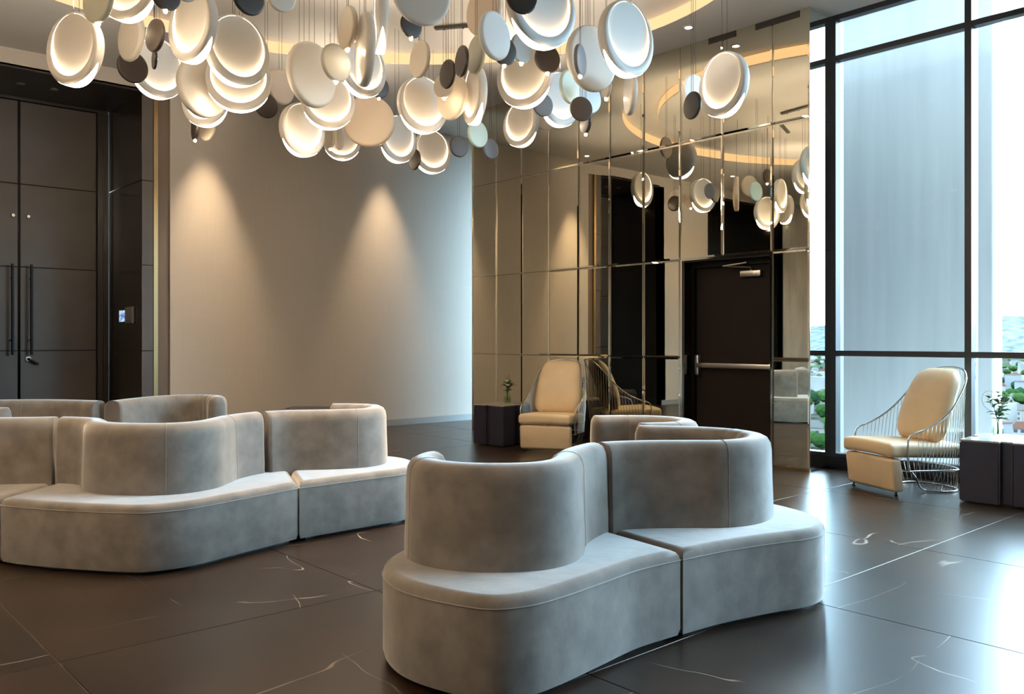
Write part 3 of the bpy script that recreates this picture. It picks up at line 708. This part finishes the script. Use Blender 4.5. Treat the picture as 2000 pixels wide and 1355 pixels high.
# island on the left
sofa_module('grey velvet sofa module with round curved backrest in the left island, facing front',
    [(-1.322, 5.345), (-1.51, 5.05), (-1.60, 4.91), (-1.74, 4.70), (-1.90, 4.59), (-2.05, 4.575), (-2.42, 4.65), (-2.69, 4.735), (-2.835, 4.80), (-2.80, 5.30), (-2.78, 5.70), (-2.3, 5.78), (-1.9, 5.95), (-1.62, 6.15)],
    (0, 8, 10, 13), [(-2.775, 5.37), (-2.66, 5.345), (-2.53, 5.26), (-2.43, 5.09), (-2.28, 4.985), (-2.07, 4.945), (-1.92, 4.99), (-1.83, 5.12), (-1.81, 5.30), (-1.80, 5.46), (-1.76, 5.60), (-1.70, 5.735)], (True, True), seam_at=(.5, .8))
sofa_module('grey velvet sofa module forming the right end of the left island',
    [(-1.312, 5.345), (-1.1, 5.55), (-.90, 5.74), (-.74, 5.90), (-.68, 6.10), (-.72, 6.32), (-.85, 6.50), (-1.05, 6.62), (-1.3, 6.66), (-1.55, 6.5), (-1.61, 6.16)],
    (0, 10), [(-1.645, 5.78), (-1.57, 5.845), (-1.46, 5.89), (-1.22, 5.935), (-1.06, 6.0), (-.985, 6.12), (-.985, 6.28), (-1.05, 6.42), (-1.18, 6.48), (-1.30, 6.49)], (True, False), seam_at=(.42, .75))
sofa_module('grey velvet sofa module cut by the left picture edge, near side',
    [(-2.847, 4.80), (-3.2, 4.86), (-3.6, 4.75), (-3.95, 4.85), (-4.2, 5.2), (-4.25, 5.7), (-4.05, 6.15), (-3.7, 6.4), (-3.3, 6.3), (-2.95, 6.0), (-2.80, 5.71)],
    (0, 10), [(-2.835, 5.37), (-3.0, 5.34), (-3.3, 5.31), (-3.6, 5.40), (-3.82, 5.62), (-3.86, 5.88), (-3.74, 6.05), (-3.60, 6.10)], (True, False), seam_at=(.4, .75))
sofa_module('grey velvet sofa module behind the left island with creased inner backrest',
    [(-3.08, 6.60), (-2.7, 6.75), (-2.35, 6.85), (-2.15, 7.1), (-2.12, 7.4), (-2.3, 7.75), (-2.7, 7.95), (-3.1, 7.85), (-3.35, 7.5), (-3.42, 7.0)],
    (0, 9), [(-3.13, 6.79), (-3.115, 7.0), (-3.07, 7.22), (-2.98, 7.42), (-2.82, 7.54), (-2.66, 7.54), (-2.53, 7.44), (-2.49, 7.30)], (True, False), seam_at=(.5,), folds=(.55, .93, 1, 105))
sofa_module('grey velvet sofa module cut by the left picture edge, far side',
    [(-3.12, 6.58), (-3.43, 6.99), (-3.7, 7.3), (-4.1, 7.4), (-4.5, 7.2), (-4.75, 6.9), (-4.7, 6.6), (-4.3, 6.55), (-3.9, 6.6), (-3.5, 6.55)],
    (0, 1), [(-3.245, 6.80), (-3.42, 6.87), (-3.7, 6.93), (-4.05, 6.90), (-4.35, 6.80), (-4.6, 6.72)], (True, False), seam_at=(.5,))

# ================================================================ WIRE LOUNGE CHAIRS
def pillow(name, W, Hh, T, fn, m, parent, nu=20, nv=22, p=5.5):
    v, f = [], []
    for s in (1, -1):
        for j in range(nv + 1):
            for i in range(nu + 1):
                u, w = -1 + 2 * i / nu, -1 + 2 * j / nv
                k = (abs(u) ** p + abs(w) ** p) ** (1 / p) if (u or w) else 1
                mx_ = max(abs(u), abs(w)); g = mx_ / k if k else 1
                x, z = u * g, w * g
                d = max(0, 1 - mx_ ** 3.6) ** .55
                v.append(fn(x * W, z * Hh, s * T * d, x, z))
    n = (nu + 1) * (nv + 1)
    for s in (0, 1):
        for j in range(nv):
            for i in range(nu):
                a = s * n + j * (nu + 1) + i; f.append((a, a + 1, a + nu + 2, a + nu + 1))
    me = bpy.data.meshes.new(name); me.from_pydata(v, [], f); bm = bmesh.new(); bm.from_mesh(me)
    bmesh.ops.remove_doubles(bm, verts=bm.verts, dist=.0008); bpy.data.meshes.remove(me)
    return mkbm(name, bm, m, parent, 70)
def lounge_chair(label, loc, rz):
    e = thing('wire_lounge_chair', label, 'armchair', loc, rz, 'cream armchairs with wire baskets')
    rbox('front_panel', -.295, .295, .0, .10, .032, .302, .032, M_CREAM, e, 4, xf=lambda x, y, z: (x, y + (.30 - z) * .12 - .02 + (z - .18) ** 2 * .2, z))
    rbox('seat_cushion', -.305, .305, -.035, .70, .305, .425, .042, M_CREAM, e, 4, xf=lambda x, y, z: (x * (1 - .10 * max(0, y - .3)), y, z - .05 * max(0, y - .1) + .012 * (1 - (x / .31) ** 2)), sub=2)
    lean = .33
    def bf(x, z, d, ux, uz):
        t = (z + .32) / .64; wdt = 1 - .20 * t ** 2.2
        yy = .50 + lean * t * .72 - .03 * math.sin(math.pi * t) ; return (x * wdt, yy - d * math.cos(lean), .40 + (z + .32) * .955 - d * -math.sin(lean))
    pillow('back_cushion', .285, .32, .085, bf, M_CREAM, e)
    rim = [(.315, .13, .20), (.318, .115, .34), (.322, .12, .455), (.327, .165, .50), (.332, .28, .535), (.334, .42, .60), (.325, .54, .69), (.300, .64, .80), (.262, .735, .91), (.18, .80, .99), (.07, .825, 1.015)]
    full = catmull(rim + [(-x, y, z) for x, y, z in rim[::-1]], 6)
    tube('rim', full, .0075, M_CHROME, e, 8)
    low = [(.315, .13, .20), (.322, .28, .20), (.322, .44, .195), (.30, .58, .19), (.24, .68, .185), (.13, .735, .185), (.05, .745, .185)]
    lowf = catmull(low + [(-x, y, z) for x, y, z in low[::-1]], 8)
    tube('lower_ring', lowf, .0075, M_CHROME, e, 8)
    tube('front_rail', [(-.315, .13, .20), (.315, .13, .20)], .0075, M_CHROME, e, 8)
    def at(path, t):
        a = [Vector(q) for q in path]; ln = [0]
        for p_, q_ in zip(a, a[1:]): ln.append(ln[-1] + (q_ - p_).length)
        d = t * ln[-1]
        for i in range(len(a) - 1):
            if ln[i + 1] >= d: return a[i].lerp(a[i + 1], (d - ln[i]) / max(1e-6, ln[i + 1] - ln[i]))
        return a[-1]
    ups = [p for p in full if True]; i0 = 3 * 6; top = full[i0:len(full) - i0]
    for k in range(1, 46):
        t = k / 46; a, b = at(top, t), at(lowf, .02 + .96 * t)
        mid = a.lerp(b, .5); mid += Vector((mid.x, max(0, mid.y - .35), 0)).normalized() * .012
        tube('wire', [a, mid, b], .0024, M_CHROME, e, 5)
    flr = [(.17, .42, .012), (.24, .50, .010), (.255, .61, .010), (.20, .71, .010), (.11, .76, .010), (.04, .77, .010)]
    flf = catmull(flr + [(-x, y, z) for x, y, z in flr[::-1]], 6)
    tube('floor_ring', flf, .0075, M_CHROME, e, 8)
    for s in (-1, 1): tube('base_leg', catmull([(s * .30, .16, .20), (s * .27, .24, .13), (s * .21, .33, .05), (s * .17, .42, .012)], 4), .0075, M_CHROME, e, 8)
    for k in range(1, 30):
        t = k / 30; tube('base_wire', [at(lowf, .14 + .72 * t), at(flf, t)], .0022, M_CHROME, e, 5)
    for s in (-1, 1):
        v, f = lathe([(0, 0), (.014, 0), (.016, .008), (.008, .02), (.008, .036), (0, .036)], 14); mk('glide_foot', v, f, M_BLACKM, e, 40, (s * .26, .055, 0))
    return e
lounge_chair('cream cushioned wire lounge chair in front of the tall window', (-3.395, 6.98, 0), R(-25.8))
lounge_chair('cream cushioned wire lounge chair beside the mirror wall', (-6.93, 6.65, 0), R(29))

# ================================================================ LEATHER SIDE TABLES
def side_table(label, loc, rz, w=.84, d=.62, h=.485, top=None):
    e = thing('side_table', label, 'table', loc, rz, 'dark leather side tables')
    a, b, nw, nd = w / 2, d / 2, .042, .045
    P = [(-a, -b), (-nw, -b), (-nw, -b + nd), (nw, -b + nd), (nw, -b), (a, -b), (a, -nw), (a - nd, -nw), (a - nd, nw), (a, nw), (a, b), (nw, b), (nw, b - nd), (-nw, b - nd), (-nw, b), (-a, b), (-a, nw), (-a + nd, nw), (-a + nd, -nw), (-a, -nw)]
    def prism(name, P, z0, z1, r, m, parent):
        bm = bmesh.new(); vs = [bm.verts.new((x, y, z0)) for x, y in P]; fc = bm.faces.new(vs)
        ex = bmesh.ops.extrude_face_region(bm, geom=[fc]); bmesh.ops.translate(bm, vec=(0, 0, z1 - z0), verts=[q for q in ex['geom'] if isinstance(q, bmesh.types.BMVert)])
        bmesh.ops.bevel(bm, geom=list(bm.edges), offset=r, segments=2, affect='EDGES')
        return mkbm(name, bm, m, parent, 40)
    prism('body', P, .012, h - .014, .009, M_TABLE, e)
    prism('table_top', [(x * .995, y * .995) for x, y in P], h - .013, h, .003, top or M_TABTOP, e)
    for k, (x, y) in enumerate(((-nw, -b), (nw, -b))): tube('edge_piping', [(x, y + .002, .02), (x, y + .002, h - .018)], .005, mat('piping_plum', (.06, .05, .06), .3), e, 6)
    box('plinth', -a + .05, a - .05, -b + .05, b - .05, 0, .013, M_BLACKM, e)
    return e
side_table('dark leather side table with pale top beside the window chair', (-2.415, 7.38, 0), R(6), w=.64, d=.64)
side_table('dark leather side table with pale top beside the mirror chair', (-7.86, 6.84, 0), R(9), w=.47, d=.52)
side_table('low dark table peeking out behind the left sofa island', (-8.95, 5.0, 0), R(48), w=.82, d=.60, h=.462, top=M_TABLE)

# ================================================================ VASES WITH GREENERY
def vase(label, loc, seed, hgt, flower):
    rg = random.Random(seed)
    e = thing('flower_vase', label, 'vase', loc, 0)
    prof = [(0, 0), (.030, .0), (.040, .012), (.043, .045), (.036, .085), (.024, .115), (.022, .135), (.027, .150), (.024, .150), (.019, .135), (.021, .115), (.032, .085), (.038, .045), (.034, .012), (0, .010)]
    v, f = lathe(prof, 36)
    v = [(x * (1 + .05 * math.cos(12 * math.atan2(y, x))), y * (1 + .05 * math.cos(12 * math.atan2(y, x))), z) for x, y, z in v]
    mk('glass', v, f, M_VASE, e, 50)
    v, f = lathe([(0, .012), (.031, .014), (.034, .045), (.030, .075), (0, .075)], 24); mk('water', v, f, glass_pane('water_' + str(seed), (.86, .93, .80)), e, 50)
    def leaf(p, dirv, ln, wd):
        d = dirv.normalized(); s = d.cross(Vector((0, 0, 1))); s = s.normalized() if s.length > .05 else Vector((1, 0, 0)); n = s.cross(d)
        V = []
        for t, k in ((0, .12), (.25, .8), (.5, 1), (.75, .7), (1, .04)):
            c = p + d * ln * t - Vector((0, 0, 1)) * (ln * .25 * t * t)
            V += [c - s * wd * k + n * wd * .35 * k, c, c + s * wd * k + n * wd * .35 * k]
        F = []
        for r in range(4):
            a = 3 * r; F += [(a, a + 1, a + 4, a + 3), (a + 1, a + 2, a + 5, a + 4)]
        mk('leaf', V, F, M_LEAF, e, 60)
    for k in range(9):
        az = rg.uniform(0, 6.28); sp = rg.uniform(.02, .085); top = hgt * rg.uniform(.62, 1)
        p0 = Vector((rg.uniform(-.01, .01), rg.uniform(-.01, .01), .03)); p1 = Vector((0.008 * math.cos(az), .008 * math.sin(az), .145)); p2 = Vector((sp * math.cos(az), sp * math.sin(az), top))
        path = catmull([p0, p1, p1.lerp(p2, .55) + Vector((0, 0, .015)), p2], 4)
        tube('stem', path, .0018, M_STEM if k < 6 else M_TWIG, e, 5)
        if k < 6:
            for q in range(7):
                t = .35 + .65 * q / 6; pp = Vector(path[min(len(path) - 1, int(t * (len(path) - 1)))]); a2 = rg.uniform(0, 6.28)
                leaf(pp, Vector((math.cos(a2), math.sin(a2), rg.uniform(.1, .9))), rg.uniform(.05, .09), rg.uniform(.018, .030))
        else:
            for q in range(4):
                a2 = rg.uniform(0, 6.28); pp = Vector(path[-1 - q])
                tube('twig', [pp, pp + Vector((math.cos(a2) * .03, math.sin(a2) * .03, .05))], .0011, M_TWIG, e, 4)
    for k in range(flower):
        bm = bmesh.new(); az = rg.uniform(0, 6.28)
        c0 = Vector((.03 * math.cos(az), .03 * math.sin(az), hgt * rg.uniform(.66, .85)))
        for q in range(6):
            mtx = Matrix.Translation(c0 + Vector((.013 * math.cos(q * 1.05), .013 * math.sin(q * 1.05), 0))) @ Matrix.Diagonal((.012, .012, .008, 1)); bmesh.ops.create_icosphere(bm, subdivisions=1, radius=1, matrix=mtx)
        mkbm('flower', bm, M_FLOWER, e, 60)
    return e
vase('small fluted glass vase of leafy greenery on the window side table', (-2.53, 7.34, .4855), 3, .36, 1)
vase('small glass vase with green sprigs and cream flowers on the mirror side table', (-7.86, 6.92, .4855), 8, .33, 3)
tube('curled_tendril', catmull([(0, 0, .15), (-.03, -.03, .20), (-.08, -.065, .25), (-.09, -.075, .32), (-.065, -.05, .365), (-.02, -.02, .36)], 5), .0014, M_TWIG, bpy.data.objects['flower_vase'], 5)

# ================================================================ PENDANT CLUSTER
DATA = [('L','-',-6.187,1.653,3.165,0.48,24.0,0), ('P','sage',-5.643,1.632,3.331,0.288,15.9,1), ('L','-',-5.826,1.878,3.548,0.48,27.1,0),
 ('P','white',-6.341,2.051,3.386,0.343,7.1,0), ('P','dark',-6.645,2.16,3.267,0.235,98.0,0), ('P','taupe',-5.514,1.928,3.15,0.208,9.7,0),
 ('P','dark',-5.72,1.996,3.068,0.132,-9.2,0), ('L','-',-7.088,2.49,3.428,0.481,102.6,0), ('P','dark',-5.268,1.902,3.323,0.191,99.1,1),
 ('P','grey',-5.091,1.951,3.328,0.169,103.0,0), ('L','-',-5.669,2.234,3.32,0.48,11.5,0), ('P','white',-6.497,2.627,3.178,0.464,107.0,0),
 ('L','-',-7.262,2.972,3.298,0.455,32.7,0), ('P','dark',-7.527,2.975,3.12,0.234,-10.6,1), ('P','beige',-7.553,3.095,3.126,0.209,12.7,0),
 ('L','-',-5.801,2.582,3.268,0.49,97.0,0), ('L','-',-6.316,2.831,3.229,0.484,65.9,0), ('P','peach',-7.398,3.721,3.587,0.322,105.3,0),
 ('P','dark',-7.298,3.532,3.358,0.221,89.2,0), ('P','dark',-4.652,2.143,3.189,0.203,97.3,0), ('P','beige',-4.993,2.512,3.396,0.204,91.3,0),
 ('P','white',-5.756,3.145,3.207,0.48,106.3,0), ('P','grey',-5.293,3.077,3.17,0.263,102.8,1), ('P','taupewhite',-5.065,3.034,3.339,0.288,-9.9,1),
 ('P','white',-4.953,3.099,3.181,0.48,-22.0,0), ('L','-',-5.171,3.366,3.494,0.44,-27.1,0), ('L','-',-6.38,3.962,3.565,0.481,98.2,0),
 ('P','dark',-6.709,4.345,3.558,0.206,89.1,1), ('L','-',-6.806,3.875,3.352,0.48,77.3,0), ('L','-',-7.087,3.77,3.141,0.48,100.0,0),
 ('P','peach',-7.114,4.492,3.346,0.496,57.7,0), ('P','beige',-7.89,4.521,3.324,0.221,-5.8,1), ('P','beige',-8.007,4.691,3.37,0.248,130.6,0),
 ('L','-',-8.424,4.975,3.447,0.409,59.4,0), ('L','-',-7.352,4.976,3.29,0.479,97.9,0), ('L','-',-6.023,4.333,3.249,0.48,85.3,0),
 ('L','-',-7.816,5.748,3.347,0.48,84.7,0), ('P','dark',-7.56,5.344,3.165,0.218,-3.3,0), ('P','paleblue',-4.083,2.933,3.243,0.355,77.3,0),
 ('P','dark',-4.947,3.467,3.429,0.177,91.0,1), ('P','beige',-5.397,3.863,3.389,0.281,-6.6,0), ('P','dark',-5.177,3.96,3.245,0.219,-8.4,0),
 ('P','dark',-4.949,3.916,3.277,0.227,-16.4,0), ('P','sage',-5.034,4.12,3.387,0.284,-15.3,0), ('P','beige',-5.746,4.449,3.282,0.377,0.3,0),
 ('P','beige',-5.672,4.306,3.333,0.202,21.8,1), ('L','-',-5.505,4.495,3.253,0.47,-21.2,0), ('P','mint',-6.341,5.209,3.199,0.252,94.6,0),
 ('P','taupe',-6.855,5.384,3.195,0.216,84.8,0), ('P','bluegrey',-6.719,5.687,3.191,0.208,93.8,0), ('P','paleblue',-4.258,3.639,3.217,0.311,102.5,0),
 ('P','dark',-4.48,3.916,3.235,0.197,82.8,1), ('P','grey',-4.55,4.138,3.319,0.211,95.7,1), ('P','peach',-4.996,4.164,3.725,0.384,0.2,0),
 ('L','-',-3.591,3.411,3.153,0.474,85.5,0), ('P','dark',-3.365,3.063,3.05,0.178,70.7,0), ('P','taupe',-4.535,4.381,3.295,0.205,73.0,1),
 ('L','-',-4.897,4.5,3.271,0.48,16.4,0), ('P','white',-4.35,4.649,3.308,0.48,87.1,0), ('P','bluegrey',-4.029,4.197,3.123,0.213,115.8,1),
 ('L','-',-3.644,4.209,3.166,0.477,89.9,0), ('P','white',-4.068,4.755,3.032,0.337,-38.4,0), ('P','mint',-4.777,4.86,3.237,0.265,99.5,0),
 ('P','paleblue',-5.091,5.41,3.316,0.263,84.3,0), ('P','taupe',-4.51,4.709,2.984,0.185,68.8,0), ('P','beige',-4.588,5.074,3.228,0.169,-23.9,1),
 ('P','bluegrey',-5.208,4.978,3.204,0.196,78.3,0), ('L','-',-5.451,5.397,3.375,0.48,90.3,0), ('L','-',-6.804,6.194,3.54,0.479,4.7,0),
 ('P','beige',-6.789,6.511,3.651,0.267,83.2,0), ('P','dark',-5.005,5.281,3.076,0.206,-23.5,1), ('L','-',-3.766,5.471,3.15,0.477,-11.5,0),
 ('P','dark',-3.773,5.086,2.929,0.198,-17.4,0), ('P','white',-4.188,5.672,3.233,0.269,84.4,0)]
ORD = ['first', 'second', 'third', 'fourth', 'fifth', 'sixth', 'seventh', 'eighth', 'ninth', 'tenth', 'eleventh', 'twelfth', 'thirteenth', 'fourteenth', 'fifteenth', 'sixteenth', 'seventeenth', 'eighteenth', 'nineteenth', 'twentieth',
       'twenty-first', 'twenty-second', 'twenty-third', 'twenty-fourth', 'twenty-fifth', 'twenty-sixth', 'twenty-seventh', 'twenty-eighth', 'twenty-ninth', 'thirtieth']
def bearing(r): return math.atan2(SCc * r[2] + SS * r[3], -SS * r[2] + SCc * r[3])
CN = {'white': 'white', 'beige': 'beige', 'peach': 'peach beige', 'paleblue': 'pale blue', 'grey': 'light grey', 'bluegrey': 'blue grey', 'mint': 'mint green', 'sage': 'sage grey', 'taupe': 'taupe', 'taupewhite': 'champagne', 'dark': 'dark brown'}
_dm = {}
def disc_mesh(D, m):
    """plain pendant: thick rounded disc with slightly domed faces"""
    r = D / 2; t = D * .065
    pr = [(0, -t), (r * .88, -t), (r * .945, -t * .93), (r * .985, -t * .62), (r, -t * .2), (r, t * .2), (r * .985, t * .62), (r * .945, t * .95), (r * .86, t * 1.12), (r * .5, t * 1.5), (0, t * 1.65)]
    return lathe(pr, 48, 'y')
def ring_lamp(D):
    """lamp body: disc with an off-centre dished recess, front towards -y"""
    R0 = D / 2; n = 64; v, f = [], []
    # rings: (radius, centre height, y)
    rg = [(.0, 0, .050), (.60, 0, .048), (.86, 0, .040), (.95, 0, .029), (.99, 0, .014), (1.0, 0, -.004), (1.0, 0, -.028), (.992, 0, -.037), (.975, 0, -.041),
          (.862, .105, -.043), (.848, .108, -.041), (.838, .108, None), (.80, .108, None), (.70, .106, None), (.5, .10, None), (.25, .10, None), (0, .10, None)]
    fy = lambda r, c: -.021 - .0165 * c * r / .838      # tilted dish floor: deep below, flush above
    idx = []
    for r, c, y in rg:
        if y is not None: y *= D / .48
        elif r == 0: y = fy(0, 0)
        if r == 0: idx.append([len(v)]); v.append((0, y, c * R0))
        else:
            idx.append(list(range(len(v), len(v) + n))); v += [(R0 * r * math.sin(2 * math.pi * k / n), y if y is not None else fy(r, -math.cos(2 * math.pi * k / n)), c * R0 - R0 * r * math.cos(2 * math.pi * k / n)) for k in range(n)]
    for a, b in zip(idx, idx[1:]):
        for k in range(n):
            k2 = (k + 1) % n
            if len(a) == 1: f.append((a[0], b[k], b[k2]))
            elif len(b) == 1: f.append((a[k], a[k2], b[0]))
            else: f.append((a[k], a[k2], b[k2], b[k]))
    # glowing lower edge: crescent proud of the rim
    gv, gf = [], []; gn = 32; amax = R(62)
    for i in range(gn + 1):
        a = -amax + 2 * amax * i / gn; w = math.cos(a / amax * math.pi / 2) ** .8
        yc = -.008
        for y in (yc - .031 * w, yc, yc + .036 * w):
            y_ = y * D / .48; k = abs(y + .004)
            rr = R0 * (1.006 - (max(0, k - .018) / .06) ** 2 * .16)
            gv.append((rr * math.sin(a), y_, -rr * math.cos(a)))
    for i in range(gn):
        for k in range(2): gf.append((3 * i + k, 3 * i + k + 1, 3 * i + k + 4, 3 * i + k + 3))
    # glowing strip under the lip of the recess
    iv, jf = [], []; amax = R(172); gn = 72
    for i in range(gn + 1):
        a = -amax + 2 * amax * i / gn
        yi = fy(.838, -math.cos(a)) - .0006; yo = min(yi - .0006, -.0385)
        yo = yi + (yo - yi) * (.25 + .75 * max(0, math.cos(a * .75)))
        for rr, y in ((.842, yo), (.8375, yi)):
            iv.append((R0 * rr * .996 * math.sin(a), y, .108 * R0 - R0 * rr * .996 * math.cos(a)))
    for i in range(gn): jf.append((2 * i, 2 * i + 1, 2 * i + 3, 2 * i + 2))
    return (v, f), (gv, gf), (iv, jf)
def quick(name, vf, m, smooth=50):
    me = bpy.data.meshes.new(name); me.from_pydata([tuple(q) for q in vf[0]], [], vf[1]); me.update()
    bm = bmesh.new(); bm.from_mesh(me); bmesh.ops.recalc_face_normals(bm, faces=bm.faces); bm.to_mesh(me); bm.free()
    for p in me.polygons: p.use_smooth = True
    me.set_sharp_from_angle(angle=R(smooth)); me.materials.append(m); return me
_a, _g, _i = ring_lamp(.48)
LAMP = (quick('lamp_body', _a, M_LAMPW, 60), quick('lower_glow', _g, M_GLOW), quick('recess_glow', _i, M_GLOW2))
PLAIN = {c: quick('disc_body', disc_mesh(1.0, m), m, 60) for c, m in DISC.items()}
LENS = quick('spot_lens', lathe([(0, -.014), (.008, -.012), (.012, -.005), (.012, .012), (0, .012)], 14), M_DOT)
CAB = quick('cable', tubev([(0, 0, 0), (0, 0, 1)], .0016, 5), M_CABLE)
LAMPL = bpy.data.lights.new('lamp_light', 'POINT'); LAMPL.energy = .28 * WARM; LAMPL.color = (1, .76, .50); LAMPL.shadow_soft_size = 0.0
LUP = bpy.data.lights.new('added_uplight', 'SPOT'); LUP.energy = 8.0 * WARM; LUP.color = (1, .82, .62); LUP.shadow_soft_size = .02; LUP.spot_size = R(150); LUP.spot_blend = .5  # upward spot added on the higher lamps to lift the ceiling brightness
LSP = bpy.data.lights.new('disc_spot', 'SPOT'); LSP.energy = 26.0 * WARM; LSP.color = (1, .74, .48); LSP.shadow_soft_size = .015; LSP.spot_size = R(75); LSP.spot_blend = .9
groups = {}
for r in DATA: groups.setdefault('L' if r[0] == 'L' else r[1], []).append(r)
for key, rows in groups.items():
    rows.sort(key=bearing)
    for q, (k, c, x, y, z, D, yaw, sp_) in enumerate(rows):
        if k == 'L':
            e = thing('ring_lamp', 'glowing white dished ring lamp, %s from the left of the ring lamps' % ORD[q], 'pendant lamp', (x, y, z), R(yaw), 'glowing ring lamps of the pendant cluster')
            s = D / .48
            for nm, me in zip(('lamp_body', 'lower_glow', 'recess_glow'), LAMP):
                o = link(bpy.data.objects.new(nm, me), e); o.scale = (s, s, s)
            lt = link(bpy.data.objects.new('lamp_light', LAMPL), e); lt.location = (0, -.03, -D / 2 - .05)
            if z > 3.36:
                lt = link(bpy.data.objects.new('added_uplight', LUP), e); lt.location = (0, 0, D / 2 + .04); lt.rotation_euler = (R(180), 0, 0)
        else:
            size = 'large' if D > .34 else ('small' if D < .23 else 'medium')
            lab = '%s %s pendant disc' % (size, CN[c]) + (' with lit spot' if sp_ else '') + (', %s %s disc from the left' % (ORD[q], CN[c]) if len(rows) > 1 else ', the only one of that colour')
            e = thing('pendant_disc', lab, 'pendant lamp', (x, y, z), R(yaw), 'plain discs of the pendant cluster')
            o = link(bpy.data.objects.new('disc_body', PLAIN[c]), e); o.scale = (D, D, D)
            if sp_:
                o = link(bpy.data.objects.new('spot_lens', LENS), e); o.location = (0, 0, -D / 2 - .002)
                lt = link(bpy.data.objects.new('disc_spot', LSP), e); lt.location = (0, 0, -D / 2 - .02)
        e_ = ((x - TX) / (TA - .5)) ** 2 + ((y - TY) / (TB - .52)) ** 2
        zt = H - .001 if e_ < 1 else (H + TD - .001 if ((x - TX) / TA) ** 2 + ((y - TY) / TB) ** 2 < 1 else H - .001)
        for s in (-1, 1):
            o = link(bpy.data.objects.new('cable', CAB), e); o.location = (s * D * .055, 0, D / 2 * .98); o.scale = (1, 1, zt - z - D / 2 * .98)
# ring lamps added behind the camera, their upward spots brighten the ceiling
L2 = bpy.data.lights.new('added_uplight', 'SPOT'); L2.energy = 34.0 * WARM; L2.color = (1, .76, .50); L2.shadow_soft_size = .1; L2.spot_size = R(160); L2.spot_blend = .5
for q in range(12):
    a = q * 2.39996; rr = .45 * math.sqrt(q + .6); x, y, z = -4.4 + rr * math.cos(a) * 1.3, -2.6 + rr * math.sin(a), 3.2 + .25 * math.sin(q * 1.7)
    e = thing('ring_lamp', 'unseen glowing white ring lamp added over the near half of the hall', 'pendant lamp', (x, y, z), a * 1.7, 'ring lamps added over the near half of the hall')
    for nm, me in zip(('lamp_body', 'lower_glow', 'recess_glow'), LAMP): link(bpy.data.objects.new(nm, me), e)
    lt = link(bpy.data.objects.new('added_uplight', L2), e); lt.location = (0, -.02, .30); lt.rotation_euler = (R(180), 0, 0)
    for s in (-1, 1):
        o = link(bpy.data.objects.new('cable', CAB), e); o.location = (s * .026, 0, .235); o.scale = (1, 1, H - z - .235)
spot('added_ceiling_wash', (-6.19, 1.65, 3.48), (-10.0, 2.0, 4.41), 70 * WARM, 80, 1.0, (1, .84, .66), .05)  # spot added without a fixture, brightens the ceiling towards the left wall
spot('added_ceiling_wash', (-3.62, 4.18, 3.45), (-4.9, 7.6, 4.6), 26 * WARM, 80, 1.0, (1, .86, .70), .05)  # second added spot, no lamp there, brightens the ceiling by the mirror
# cable rails on the tray ceiling
for k, (x, y, a, w) in enumerate(((-5.9, 2.1, 20, 'left'), (-6.9, 3.6, 70, 'far'), (-6.2, 4.4, 10, 'middle'), (-5.2, 3.6, 50, 'near'), (-4.6, 4.9, -20, 'right'), (-6.8, 5.4, 35, 'back'), (-4.4, 3.2, 80, 'front'))):
    e = thing('ceiling_rail', 'thin dark pendant rail on the tray ceiling, %s one' % w, 'rail', (x, y, H), R(a), 'pendant rails on the tray ceiling')
    rbox('rail_body', -.30, .30, -.025, .025, -.03, -.001, .004, mat('rail_bronze', (.10, .085, .07), .4), e, 1)
    for s in (-.2, 0, .2): tube('rail_grip', [(s, 0, -.03), (s, 0, -.045)], .005, M_CABLE, e, 6)
